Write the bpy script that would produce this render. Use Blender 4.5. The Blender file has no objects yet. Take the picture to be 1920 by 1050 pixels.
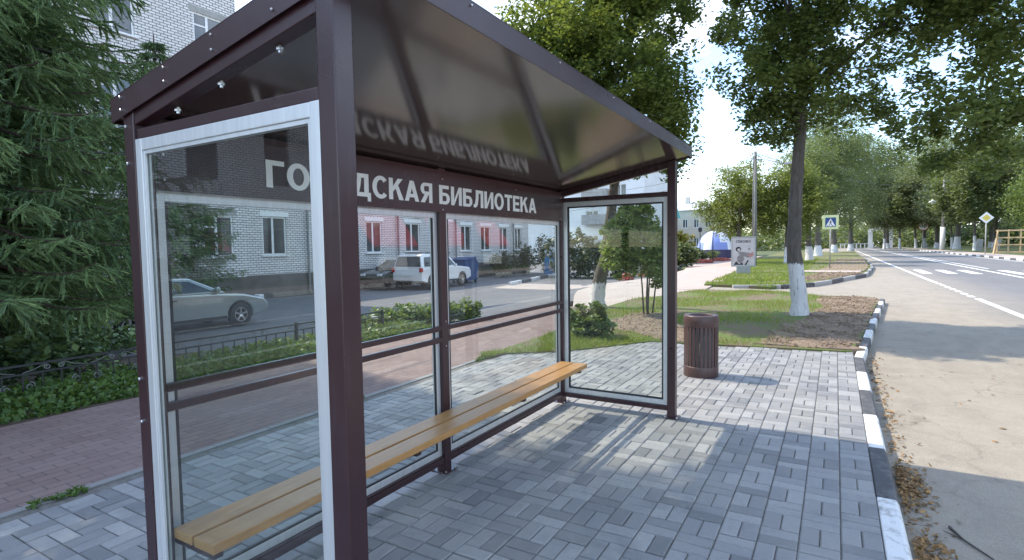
import bpy, bmesh, math, random
import numpy as np
from mathutils import Vector, Matrix
R = math.radians
rng = np.random.default_rng(7)
random.seed(7)
scene = bpy.context.scene
COL = scene.collection

# ------------------------------------------------------------------ materials
MATS = {}
class NT:
    def __init__(s, name):
        s.m = bpy.data.materials.new(name); s.m.use_nodes = True
        s.t = s.m.node_tree; s.b = s.t.nodes['Principled BSDF']; s.out = s.t.nodes['Material Output']
        MATS[name] = s.m
    def n(s, typ, **kw):
        o = s.t.nodes.new(typ)
        for k, v in kw.items(): setattr(o, k, v)
        return o
    def l(s, a, b): s.t.links.new(a, b)
    def coord(s, kind='Object', scale=(1, 1, 1)):
        c = s.n('ShaderNodeTexCoord'); mp = s.n('ShaderNodeMapping')
        mp.inputs['Scale'].default_value = scale
        s.l(c.outputs[kind], mp.inputs[0]); return mp.outputs[0]
    def pos(s, scale=(1, 1, 1)):
        g = s.n('ShaderNodeNewGeometry'); mp = s.n('ShaderNodeMapping')
        mp.inputs['Scale'].default_value = scale
        s.l(g.outputs['Position'], mp.inputs[0]); return mp.outputs[0]
    def island(s): return s.n('ShaderNodeNewGeometry').outputs['Random Per Island']
    def noise(s, vec, scale, detail=4, rough=.6, dist=0):
        o = s.n('ShaderNodeTexNoise'); o.inputs['Scale'].default_value = scale
        o.inputs['Detail'].default_value = detail; o.inputs['Roughness'].default_value = rough
        o.inputs['Distortion'].default_value = dist
        if vec is not None: s.l(vec, o.inputs['Vector'])
        return o.outputs['Fac']
    def ramp(s, fac, stops):
        o = s.n('ShaderNodeValToRGB'); e = o.color_ramp.elements
        while len(e) < len(stops): e.new(.5)
        for i, (p, c) in enumerate(stops):
            e[i].position = p; e[i].color = (c[0], c[1], c[2], 1) if not isinstance(c, (int, float)) else (c, c, c, 1)
        s.l(fac, o.inputs[0]); return o.outputs[0]
    def mix(s, fac, a, b, mode='MIX'):
        o = s.n('ShaderNodeMix', data_type='RGBA', blend_type=mode)
        for sock, v in ((o.inputs[0], fac), (o.inputs[6], a), (o.inputs[7], b)):
            if isinstance(v, (int, float)): sock.default_value = v
            elif isinstance(v, tuple): sock.default_value = (v[0], v[1], v[2], 1)
            else: s.l(v, sock)
        return o.outputs[2]
    def bump(s, h, strength=.3, dist=.01):
        o = s.n('ShaderNodeBump'); o.inputs['Strength'].default_value = strength
        o.inputs['Distance'].default_value = dist; s.l(h, o.inputs['Height'])
        s.l(o.outputs[0], s.b.inputs['Normal'])
    def col(s, v):
        if isinstance(v, tuple): s.b.inputs['Base Color'].default_value = (*v, 1)
        else: s.l(v, s.b.inputs['Base Color'])
    def set(s, **kw):
        for k, v in kw.items():
            s.b.inputs[{'rough': 'Roughness', 'metal': 'Metallic', 'spec': 'Specular IOR Level', 'coat': 'Coat Weight', 'ior': 'IOR', 'coatr': 'Coat Roughness'}[k]].default_value = v
        return s

def simple(name, c, rough=.6, var=.12, scale=6, **kw):
    k = NT(name); f = k.noise(k.coord(), scale, 5)
    lo = tuple(max(0, x * (1 - var)) for x in c); hi = tuple(min(1, x * (1 + var)) for x in c)
    k.col(k.ramp(f, [(.3, lo), (.7, hi)])); k.set(rough=rough, **kw); return k

k = NT('brown_paint'); n1 = k.noise(k.coord(), 2.5, 6, .7); n2 = k.noise(k.coord(scale=(1, 1, .12)), 28, 4, .7); n3 = k.noise(k.coord(), 260, 2)
c = k.ramp(n1, [(.3, (.034, .0125, .0165)), (.7, (.043, .017, .0215))]); c = k.mix(k.ramp(n2, [(.56, 0), (.80, .30)]), c, (.085, .07, .07)); c = k.mix(k.ramp(n3, [(.68, 0), (.76, .35)]), c, (.16, .14, .13))
k.col(c); k.l(k.ramp(n1, [(.3, .24), (.75, .40)]), k.b.inputs['Roughness']); k.set(ior=1.55); k.bump(n3, .08, .001)
k = NT('ceiling_gloss'); k.col((.062, .040, .036)); k.set(rough=.12, spec=.5, ior=2.35); k.b.inputs['Specular Tint'].default_value = (1, .86, .78, 1)
k.bump(k.noise(k.coord(scale=(1, 1, .2)), 3.0, 2), .03, .02)
k = NT('aluminium'); f = k.noise(k.coord(scale=(1, 1, .05)), 40, 3)
k.col(k.ramp(f, [(.3, (.62, .64, .66)), (.7, (.72, .74, .76))])); k.set(rough=.42, metal=.55)
k = simple('steel', (.62, .62, .62), .3, .05, metal=1.0)
k = simple('rubber', (.03, .03, .03), .7)
k = NT('wood')
v = k.coord(scale=(1.2, 16, 16)); f = k.noise(v, 3.2, 6, .65, 1.4); g = k.noise(k.coord(scale=(.6, 3, 3)), 2.0, 2)
c = k.ramp(f, [(.25, (.29, .14, .045)), (.5, (.47, .26, .09)), (.75, (.62, .38, .155))]); kn = k.noise(k.coord(scale=(2.2, 9, 9)), 1.7, 3); c = k.mix(k.ramp(kn, [(.66, 0), (.74, .7)]), c, (.20, .085, .025))
k.col(k.mix(g, c, (.40, .19, .06))); k.set(rough=.42); k.bump(f, .12, .003)
k = NT('sign_white'); k.col((.90, .89, .88)); k.set(rough=.4)

def glass(name, tint, refl=1.0, dirt=.004, ior=1.5):
    k = NT(name); t = k.t
    tr = k.n('ShaderNodeBsdfTransparent'); tr.inputs[0].default_value = (*tint, 1)
    gl = k.n('ShaderNodeBsdfGlossy'); gl.inputs['Roughness'].default_value = .003
    gl.inputs[0].default_value = (refl, refl, refl, 1)
    fr = k.n('ShaderNodeFresnel'); ge = k.n('ShaderNodeNewGeometry'); mi = k.n('ShaderNodeMath', operation='MULTIPLY_ADD')
    k.l(ge.outputs['Backfacing'], mi.inputs[0]); mi.inputs[1].default_value = 1 / ior - ior; mi.inputs[2].default_value = ior; k.l(mi.outputs[0], fr.inputs[0])
    mx = k.n('ShaderNodeMixShader'); k.l(fr.outputs[0], mx.inputs[0]); k.l(tr.outputs[0], mx.inputs[1]); k.l(gl.outputs[0], mx.inputs[2])
    df = k.n('ShaderNodeBsdfDiffuse'); df.inputs[0].default_value = (.7, .7, .7, 1)
    m2 = k.n('ShaderNodeMixShader')
    d1 = k.ramp(k.noise(k.coord(), 2.2, 4), [(.35, dirt * .3), (.75, dirt * 2)]); d2 = k.ramp(k.noise(k.coord(scale=(1, 1, .06)), 26, 5, .7), [(.55, 0), (.78, dirt * 5)]); d3 = k.ramp(k.noise(k.coord(), 5, 7, .8, 1.5), [(.58, 0), (.72, dirt * 5)])
    ad = k.mix(1.0, d1, d2, 'ADD'); ad = k.mix(1.0, ad, d3, 'ADD'); k.l(ad, m2.inputs[0])
    k.l(mx.outputs[0], m2.inputs[1]); k.l(df.outputs[0], m2.inputs[2])
    k.l(m2.outputs[0], k.out.inputs[0]); t.nodes.remove(k.b)
glass('shelter_glass', (.945, .972, .958), .66)
glass('car_glass', (.16, .19, .19), dirt=.004)
k = NT('house_glass'); f = k.noise(k.pos(), .55, 2)
k.col(k.ramp(f, [(.35, (.03, .035, .04)), (.7, (.14, .15, .16))])); k.set(rough=.04, spec=.9)

# paving: every block is an island with its own tone
k = NT('paver'); isl = k.island()
c = k.ramp(isl, [(0, (.145, .15, .156)), (.2, (.21, .214, .22)), (.6, (.272, .275, .278)), (1, (.36, .36, .355))])
f = k.noise(k.pos(), 38, 6, .7); f2 = k.noise(k.pos(), 1.1, 3)
c = k.mix(k.ramp(f, [(.35, .0), (.75, .55)]), c, (.20, .20, .20)); c = k.mix(k.ramp(f2, [(.42, 0), (.72, .40)]), c, (.37, .35, .31))
f4 = k.noise(k.pos(), 2.6, 7, .75, .6); f5 = k.noise(k.pos(), 9, 5, .7); c = k.mix(k.ramp(f4, [(.54, 0), (.72, .55)]), c, (.13, .135, .14)); c = k.mix(k.ramp(f5, [(.58, 0), (.74, .35)]), c, (.46, .44, .40))
k.col(c); k.set(rough=.6); k.bump(k.noise(k.pos(), 140, 5, .7), .5, .003)
k = simple('joint_sand', (.16, .15, .135), .95, .3, 30)
k = NT('brick_path'); v = k.pos()
br = k.n('ShaderNodeTexBrick'); br.offset = .5; k.l(v, br.inputs['Vector'])
for i, val in (('Scale', 1), ('Brick Width', .2), ('Row Height', .1), ('Mortar Size', .005), ('Mortar Smooth', .2), ('Bias', 0)): br.inputs[i].default_value = val
br.inputs['Color1'].default_value = (.190, .122, .108, 1); br.inputs['Color2'].default_value = (.24, .162, .142, 1); br.inputs['Mortar'].default_value = (.085, .07, .068, 1)
f = k.noise(v, 1.6, 6, .7); f3 = k.noise(v, 45, 4)
c = k.mix(k.ramp(f, [(.4, 0), (.75, .5)]), br.outputs[0], (.27, .215, .20)); c = k.mix(k.ramp(f3, [(.45, 0), (.8, .3)]), c, (.12, .10, .10))
k.col(c); k.set(rough=.85); k.bump(k.mix(.35, br.outputs['Fac'], f3), -.35, .006)
# dusty bay and asphalt carriageway
k = NT('asphalt'); v = k.pos(); sep = k.n('ShaderNodeSeparateXYZ'); k.l(v, sep.inputs[0])
n1 = k.noise(v, .22, 5, .65, .6); n2 = k.noise(v, 2.2, 7, .75, .5); n3 = k.noise(v, 170, 3, .8); n4 = k.noise(k.pos((.25, 1.3, 1)), .9, 5, .7)
a = k.n('ShaderNodeMath', operation='MULTIPLY_ADD'); k.l(n1, a.inputs[0]); a.inputs[1].default_value = 2.6; k.l(sep.outputs[1], a.inputs[2])
mr = k.n('ShaderNodeMapRange'); mr.inputs[1].default_value = -6.3; mr.inputs[2].default_value = -3.6; k.l(a.outputs[0], mr.inputs[0])
road = k.ramp(n4, [(.3, (.150, .152, .158)), (.7, (.205, .207, .212))])
bay = k.ramp(n2, [(.25, (.29, .252, .20)), (.5, (.375, .33, .26)), (.8, (.45, .405, .32))])
c = k.mix(mr.outputs[0], road, bay)
c = k.mix(k.ramp(n3, [(.42, .45), (.62, 0)]), c, (.10, .095, .09))
vo = k.n('ShaderNodeTexVoronoi', feature='DISTANCE_TO_EDGE'); vo.inputs['Scale'].default_value = .42
wv = k.n('ShaderNodeVectorMath', operation='ADD'); nn = k.n('ShaderNodeTexNoise'); nn.inputs['Scale'].default_value = 1.6; nn.inputs['Detail'].default_value = 6; k.l(v, nn.inputs['Vector']); k.l(v, wv.inputs[0]); k.l(nn.outputs['Color'], wv.inputs[1]); k.l(wv.outputs[0], vo.inputs['Vector'])
crk = k.ramp(vo.outputs['Distance'], [(.0, 1), (.009, 0)]); cm = k.n('ShaderNodeMath', operation='MULTIPLY'); k.l(crk, cm.inputs[0]); k.l(k.ramp(k.noise(v, .5, 3), [(.45, 0), (.6, .42)]), cm.inputs[1])
c = k.mix(cm.outputs[0], c, (.07, .065, .06))
n5 = k.noise(k.pos((.5, 1.6, 1)), 3.2, 8, .8); c = k.mix(k.ramp(n5, [(.52, 0), (.72, .5)]), c, (.19, .175, .155))
k.col(c); k.set(rough=.85); k.bump(n3, .7, .006)
k = NT('yard_asphalt'); v = k.pos(); n2 = k.noise(v, 1.2, 6, .7); n3 = k.noise(v, 90, 3)
c = k.ramp(n2, [(.3, (.125, .12, .128)), (.7, (.185, .178, .185))]); c = k.mix(k.ramp(n3, [(.45, .3), (.6, 0)]), c, (.08, .08, .08)); k.col(c); k.set(rough=.9)
k = NT('pale_path'); v = k.pos(); n2 = k.noise(v, 1.4, 6, .7)
k.col(k.ramp(n2, [(.3, (.37, .305, .265)), (.7, (.47, .40, .355))])); k.set(rough=.9)
k = NT('alley_tile'); v = k.pos(); n2 = k.noise(v, .8, 6, .7)
k.col(k.ramp(n2, [(.3, (.37, .295, .255)), (.7, (.46, .38, .33))])); k.set(rough=.9)
k = NT('drive_dust'); v = k.pos(); n2 = k.noise(v, 1.7, 7, .75); n3 = k.noise(v, 120, 3)
c = k.ramp(n2, [(.25, (.30, .26, .21)), (.75, (.42, .375, .31))]); c = k.mix(k.ramp(n3, [(.4, .3), (.6, 0)]), c, (.15, .14, .12)); k.col(c); k.set(rough=.95)
k = NT('soil'); v = k.pos(); n2 = k.noise(v, 3.2, 8, .75); n3 = k.noise(v, 30, 6, .8)
c = k.ramp(n2, [(.25, (.17, .12, .085)), (.55, (.33, .25, .18)), (.85, (.48, .38, .285))]); c = k.mix(k.ramp(n3, [(.4, .5), (.6, 0)]), c, (.07, .05, .035))
k.col(c); k.set(rough=1); k.bump(n3, .9, .03)
k = NT('turf'); v = k.pos(); n2 = k.noise(v, 1.3, 6, .7, .4); n3 = k.noise(v, 45, 5, .8)
grass = k.ramp(n3, [(.3, (.07, .11, .022)), (.7, (.18, .235, .06))]); dirt = k.ramp(n3, [(.3, (.13, .095, .06)), (.7, (.24, .185, .125))])
k.col(k.mix(k.ramp(n2, [(.45, 0), (.57, 1)]), grass, dirt)); k.set(rough=1); k.bump(n3, .8, .03)
k = NT('meadow'); v = k.pos(); n3 = k.noise(v, .5, 6, .8)
k.col(k.ramp(n3, [(.3, (.05, .075, .02)), (.7, (.11, .13, .05))])); k.set(rough=1)

def worn(name, base, under, cover=(.58, .70), rough=.7):
    k = NT(name); v = k.pos(); n = k.noise(v, 7, 8, .75, .5); n2 = k.noise(v, 60, 4, .7)
    c = k.mix(k.ramp(n, [(cover[0], 0), (cover[1], 1)]), base, under)
    c = k.mix(k.ramp(n2, [(.5, 0), (.8, .25)]), c, under); k.col(c); k.set(rough=rough); k.bump(n2, .3, .004)
worn('kerb_white', (.74, .74, .72), (.36, .35, .33), (.49, .63))
worn('kerb_black', (.062, .064, .07), (.19, .185, .18), (.47, .70))
worn('edging_grey', (.24, .235, .23), (.14, .13, .125)); worn('kerb_stone', (.36, .355, .34), (.22, .21, .20))
worn('line_white', (.80, .80, .78), (.35, .34, .33), (.55, .8))
worn('whitewash', (.72, .72, .72), (.30, .27, .24), (.60, .70), .9)
k = NT('bark'); n = k.noise(k.coord(scale=(9, 9, 1.6)), 2.2, 8, .75, .8); n2 = k.noise(k.coord(), 3, 4)
c = k.ramp(n, [(.3, (.045, .037, .032)), (.7, (.155, .135, .12))]); k.col(k.mix(k.ramp(n2, [(.5, 0), (.7, .4)]), c, (.12, .13, .10))); k.set(rough=1); k.bump(n, 1.0, .03)
def barkmat(name, hw):
    k = NT(name); n = k.noise(k.coord(scale=(9, 9, 1.6)), 2.2, 8, .75, .8); n2 = k.noise(k.coord(), 3, 4)
    c = k.ramp(n, [(.3, (.06, .05, .043)), (.7, (.19, .165, .148))]); c = k.mix(k.ramp(n2, [(.5, 0), (.7, .4)]), c, (.14, .15, .12))
    sp = k.n('ShaderNodeSeparateXYZ'); k.l(k.coord(), sp.inputs[0]); a = k.n('ShaderNodeMath', operation='MULTIPLY_ADD'); n3 = k.noise(k.coord(scale=(7, 7, 2.5)), 2.5, 6, .7)
    k.l(n3, a.inputs[0]); a.inputs[1].default_value = .30; k.l(sp.outputs[2], a.inputs[2])
    m1 = k.ramp(a.outputs[0], [(0, 1), (1, 1)]); mr = k.n('ShaderNodeMapRange'); mr.inputs[1].default_value = hw + .17; mr.inputs[2].default_value = hw + .13; k.l(a.outputs[0], mr.inputs[0])
    wear = k.ramp(n3, [(.56, 1), (.68, .15)]); mm = k.n('ShaderNodeMath', operation='MULTIPLY'); k.l(mr.outputs[0], mm.inputs[0]); k.l(wear, mm.inputs[1])
    white = k.ramp(n, [(.3, (.55, .55, .56)), (.7, (.78, .78, .78))]); k.col(k.mix(mm.outputs[0], c, white)); k.set(rough=1); k.bump(n, 1.0, .03)
for nm_, hw_ in (('bark_white_a', 1.12), ('bark_white_b', .62), ('bark_white_c', 1.25), ('bark_white_d', 2.3)): barkmat(nm_, hw_)
k = NT('spruce_bark'); n = k.noise(k.coord(scale=(6, 6, 2)), 3, 6, .7)
k.col(k.ramp(n, [(.3, (.05, .035, .028)), (.7, (.13, .095, .075))])); k.set(rough=1); k.bump(n, .8, .02)

def leafmat(name, dark, mid, light, transl=.35, rough=.45, nscale=.45):
    k = NT(name); isl = k.island(); f = k.noise(k.coord(), nscale, 3)
    c = k.ramp(isl, [(0, dark), (.55, mid), (1, light)])
    c = k.mix(k.ramp(f, [(.35, 0), (.7, .55)]), c, light)
    k.col(c); k.set(rough=rough, spec=.35)
    tl = k.n('ShaderNodeBsdfTranslucent'); c2 = k.mix(.5, c, (.28, .36, .03), 'MIX'); k.l(c2, tl.inputs[0])
    mx = k.n('ShaderNodeMixShader'); mx.inputs[0].default_value = transl
    k.l(k.b.outputs[0], mx.inputs[1]); k.l(tl.outputs[0], mx.inputs[2]); k.l(mx.outputs[0], k.out.inputs[0])
leafmat('linden_leaf', (.06, .095, .05), (.11, .16, .062), (.23, .265, .08), .48)
leafmat('maple_leaf', (.06, .10, .048), (.11, .165, .06), (.27, .31, .075), .48)
leafmat('sapling_leaf', (.11, .18, .065), (.18, .26, .09), (.30, .37, .13), .5)
leafmat('shrub_leaf', (.05, .10, .025), (.10, .17, .04), (.25, .31, .08), .4)
leafmat('round_leaf', (.10, .13, .04), (.17, .21, .06), (.28, .30, .09), .45)
leafmat('willow_leaf', (.11, .14, .075), (.17, .20, .115), (.25, .28, .17), .35)
leafmat('far_leaf', (.075, .105, .06), (.12, .155, .08), (.20, .23, .115), .4)
leafmat('bright_leaf', (.07, .12, .035), (.11, .17, .05), (.18, .23, .08), .35)
leafmat('needle', (.05, .095, .055), (.10, .175, .085), (.24, .34, .12), .12, .55, .8)
leafmat('bush_dark', (.035, .045, .04), (.06, .07, .06), (.10, .11, .085), .2)
leafmat('yellow_leaf', (.20, .17, .03), (.32, .26, .04), (.42, .36, .07), .35)
leafmat('ground_leaf', (.035, .085, .025), (.07, .14, .036), (.13, .21, .06), .35)
leafmat('grass_blade', (.11, .17, .03), (.19, .26, .05), (.30, .35, .09), .45)
leafmat('red_flower', (.35, .04, .04), (.50, .08, .08), (.60, .20, .18), .2)
leafmat('white_flower', (.6, .6, .5), (.7, .7, .62), (.8, .8, .72), .2)
leafmat('fallen_leaf', (.05, .03, .018), (.14, .085, .04), (.40, .23, .09), .1, .7)
# buildings
def brickmat(name, c1, c2, mortar, axes=('X', 'Z'), w=.25, h=.098, ms=.011):
    k = NT(name); g = k.n('ShaderNodeNewGeometry'); sp = k.n('ShaderNodeSeparateXYZ'); k.l(g.outputs['Position'], sp.inputs[0])
    cb = k.n('ShaderNodeCombineXYZ'); k.l(sp.outputs[axes[0]], cb.inputs[0]); k.l(sp.outputs[axes[1]], cb.inputs[1])
    br = k.n('ShaderNodeTexBrick'); k.l(cb.outputs[0], br.inputs['Vector'])
    for i, val in (('Scale', 1), ('Brick Width', w), ('Row Height', h), ('Mortar Size', ms), ('Mortar Smooth', .1), ('Bias', -.2)): br.inputs[i].default_value = val
    br.inputs['Color1'].default_value = (*c1, 1); br.inputs['Color2'].default_value = (*c2, 1); br.inputs['Mortar'].default_value = (*mortar, 1)
    n = k.noise(k.pos(), .6, 6, .7); n2 = k.noise(k.pos((1, 1, .15)), 1.3, 4)
    c = k.mix(k.ramp(n, [(.4, 0), (.8, .3)]), br.outputs[0], (.40, .37, .34)); c = k.mix(k.ramp(n2, [(.5, 0), (.8, .25)]), c, (.5, .47, .44))
    k.col(c); k.set(rough=.9); k.bump(br.outputs['Fac'], -.5, .012)
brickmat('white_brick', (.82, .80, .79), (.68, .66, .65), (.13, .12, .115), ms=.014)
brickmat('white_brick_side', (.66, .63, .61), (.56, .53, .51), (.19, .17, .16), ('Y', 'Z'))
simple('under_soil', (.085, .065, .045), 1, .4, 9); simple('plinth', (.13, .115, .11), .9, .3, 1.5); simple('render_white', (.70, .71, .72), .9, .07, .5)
simple('render_beige', (.58, .53, .46), .9, .1, .4); simple('frame_white', (.80, .80, .80), .45, .05)
simple('roof_grey', (.42, .43, .44), .6, .15, .6); simple('roof_white', (.50, .52, .55), .5, .1, .3); simple('roof_teal', (.12, .52, .52), .5, .1, .4)
simple('pole_grey', (.135, .135, .12), .9, .25, 2.5); simple('bin_paint', (.075, .042, .04), .42, .15, 6); simple('concrete', (.34, .335, .32), .9, .2, 2.5); simple('dark_iron', (.035, .036, .04), .5, .2, 12); simple('grey_iron', (.16, .17, .17), .5, .2, 9)
simple('awning_red', (.62, .045, .05), .7, .1, 1.2); simple('shop_white', (.78, .78, .77), .7, .05, .5); simple('shop_wall', (.10, .085, .075), .9, .2, 1.0); simple('shop_dark', (.06, .06, .065), .3)
simple('car_white', (.78, .78, .78), .25, .03, coat=1.0); simple('car_silver', (.36, .40, .39), .28, .04, metal=.55, coat=1.0); simple('car_black', (.02, .02, .022), .22, .1, coat=1.0)
simple('black_plastic', (.03, .03, .03), .5); simple('lamp_red', (.45, .03, .03), .25); simple('lamp_clear', (.75, .76, .78), .15)
simple('container_blue', (.05, .085, .19), .5, .2, 3); simple('kiosk_blue', (.05, .22, .50), .4, .12, 2); simple('kiosk_white', (.72, .75, .8), .5)
simple('sign_yellowgreen', (.62, .68, .34), .5, .05); simple('sign_blue', (.025, .07, .21), .4, .1); simple('sign_yellow', (.68, .52, .10), .5, .08); simple('sign_red', (.5, .05, .05), .5)
simple('sign_face', (.80, .80, .79), .5, .04); simple('ink', (.045, .042, .045), .8, .3, 6); simple('poster_grey', (.56, .52, .52), .5, .10, 3); simple('poster_mid', (.26, .23, .23), .6, .25, 9); simple('poster_red', (.46, .24, .22), .6, .2, 9)
simple('pedestal_grey', (.33, .36, .355), .7, .15, 4); simple('timber', (.50, .36, .20), .8, .15, 5); simple('tent_white', (.74, .77, .84), .5, .03); simple('tent_blue', (.22, .30, .66), .5, .1); simple('tent_navy', (.035, .035, .09), .6)
simple('skin', (.55, .36, .28), .6); simple('cloth_white', (.75, .75, .77), .9); simple('cloth_dark', (.03, .03, .035), .9); simple('hair', (.05, .035, .025), .8)
simple('wire_black', (.05, .05, .05), .6); simple('lamp_glass', (.8, .82, .85), .2); simple('tag_orange', (.55, .12, .05), .6)
M = lambda n: MATS[n]

# ------------------------------------------------------------------ mesh building
class MB:
    def __init__(s): s.V = []; s.F = []; s.I = []; s.n = 0
    def add(s, verts, faces, mi=0):
        verts = [tuple(v) for v in verts]
        s.V += verts; s.F += [tuple(i + s.n for i in f) for f in faces]; s.I += [mi] * len(faces); s.n += len(verts); return s
    def box(s, x0, x1, y0, y1, z0, z1, mi=0):
        v = [(x, y, z) for z in (z0, z1) for y in (y0, y1) for x in (x0, x1)]
        return s.add(v, [(0, 2, 3, 1), (4, 5, 7, 6), (0, 1, 5, 4), (2, 6, 7, 3), (0, 4, 6, 2), (1, 3, 7, 5)], mi)
    def beam(s, p, q, w, h, mi=0, up=(0, 0, 1)):
        p, q = Vector(p), Vector(q); d = (q - p).normalized(); u = Vector(up)
        if abs(d.dot(u)) > .98: u = Vector((1, 0, 0))
        a = d.cross(u).normalized() * (w / 2); b = a.cross(d).normalized() * (h / 2)
        v = [p - a - b, p + a - b, p + a + b, p - a + b, q - a - b, q + a - b, q + a + b, q - a + b]
        return s.add(v, [(0, 1, 2, 3), (7, 6, 5, 4), (0, 4, 5, 1), (1, 5, 6, 2), (2, 6, 7, 3), (3, 7, 4, 0)], mi)
    def tube(s, path, rad, n=10, mi=0, caps=True):
        P = [Vector(p) for p in path]; m = len(P)
        if isinstance(rad, (int, float)): rad = [rad] * m
        V = []; prev = None
        for i in range(m):
            d = (P[min(i + 1, m - 1)] - P[max(i - 1, 0)]).normalized()
            if prev is None: a = d.orthogonal().normalized()
            else: a = (prev - d * prev.dot(d)).normalized()
            prev = a; b = d.cross(a)
            for j in range(n):
                t = 2 * math.pi * j / n; V.append(P[i] + (a * math.cos(t) + b * math.sin(t)) * rad[i])
        F = [(i * n + j, i * n + (j + 1) % n, (i + 1) * n + (j + 1) % n, (i + 1) * n + j) for i in range(m - 1) for j in range(n)]
        if caps: F += [tuple(range(n - 1, -1, -1)), tuple((m - 1) * n + j for j in range(n))]
        return s.add(V, F, mi)
    def lathe(s, prof, n=24, c=(0, 0, 0), mi=0, axis='z'):
        V = []
        for r, z in prof:
            for j in range(n):
                t = 2 * math.pi * j / n; x, y = r * math.cos(t), r * math.sin(t)
                V.append((c[0] + x, c[1] + y, c[2] + z) if axis == 'z' else ((c[0] + x, c[1] + z, c[2] + y) if axis == 'y' else (c[0] + z, c[1] + x, c[2] + y)))
        m = len(prof)
        F = [(i * n + j, i * n + (j + 1) % n, (i + 1) * n + (j + 1) % n, (i + 1) * n + j) for i in range(m - 1) for j in range(n)]
        return s.add(V, F, mi)
    def prism(s, poly, fn0, fn1, mi=0):
        """poly of 2-D points; fn0/fn1 map them to the two end faces"""
        n = len(poly); V = [fn0(*p) for p in poly] + [fn1(*p) for p in poly]
        F = [tuple(range(n - 1, -1, -1)), tuple(range(n, 2 * n))] + [(i, (i + 1) % n, n + (i + 1) % n, n + i) for i in range(n)]
        return s.add(V, F, mi)
    def build(s, name, mats, parent=None, smooth=False, bevel=0, seg=2, sub=0, fixn=True):
        me = bpy.data.meshes.new(name); me.from_pydata(s.V, [], s.F)
        if isinstance(mats, str): mats = [mats]
        for m in mats: me.materials.append(M(m))
        if len(mats) > 1: me.polygons.foreach_set('material_index', s.I)
        if fixn:
            bm = bmesh.new(); bm.from_mesh(me); bmesh.ops.recalc_face_normals(bm, faces=bm.faces); bm.to_mesh(me); bm.free()
        if smooth: me.polygons.foreach_set('use_smooth', [True] * len(me.polygons))
        o = bpy.data.objects.new(name, me); COL.objects.link(o)
        if parent: o.parent = parent
        if bevel:
            b = o.modifiers.new('bevel', 'BEVEL'); b.width = bevel; b.segments = seg; b.limit_method = 'ANGLE'; b.angle_limit = R(40)
            if smooth is None: pass
        if sub: q = o.modifiers.new('sub', 'SUBSURF'); q.levels = q.render_levels = sub
        return o

def soup(name, V, k, mat, parent=None, mats=None, idx=None):
    """fast mesh of separate k-gons: V is (N*k, 3)"""
    V = np.asarray(V, dtype=np.float32); N = len(V) // k
    me = bpy.data.meshes.new(name); me.vertices.add(N * k); me.vertices.foreach_set('co', V.ravel())
    me.loops.add(N * k); me.loops.foreach_set('vertex_index', np.arange(N * k, dtype=np.int32))
    me.polygons.add(N); me.polygons.foreach_set('loop_start', np.arange(0, N * k, k, dtype=np.int32))
    for m in (mats or [mat]): me.materials.append(M(m))
    if idx is not None: me.polygons.foreach_set('material_index', np.asarray(idx, dtype=np.int32))
    me.update(calc_edges=True); me.validate()
    o = bpy.data.objects.new(name, me); COL.objects.link(o)
    if parent: o.parent = parent
    return o

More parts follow.
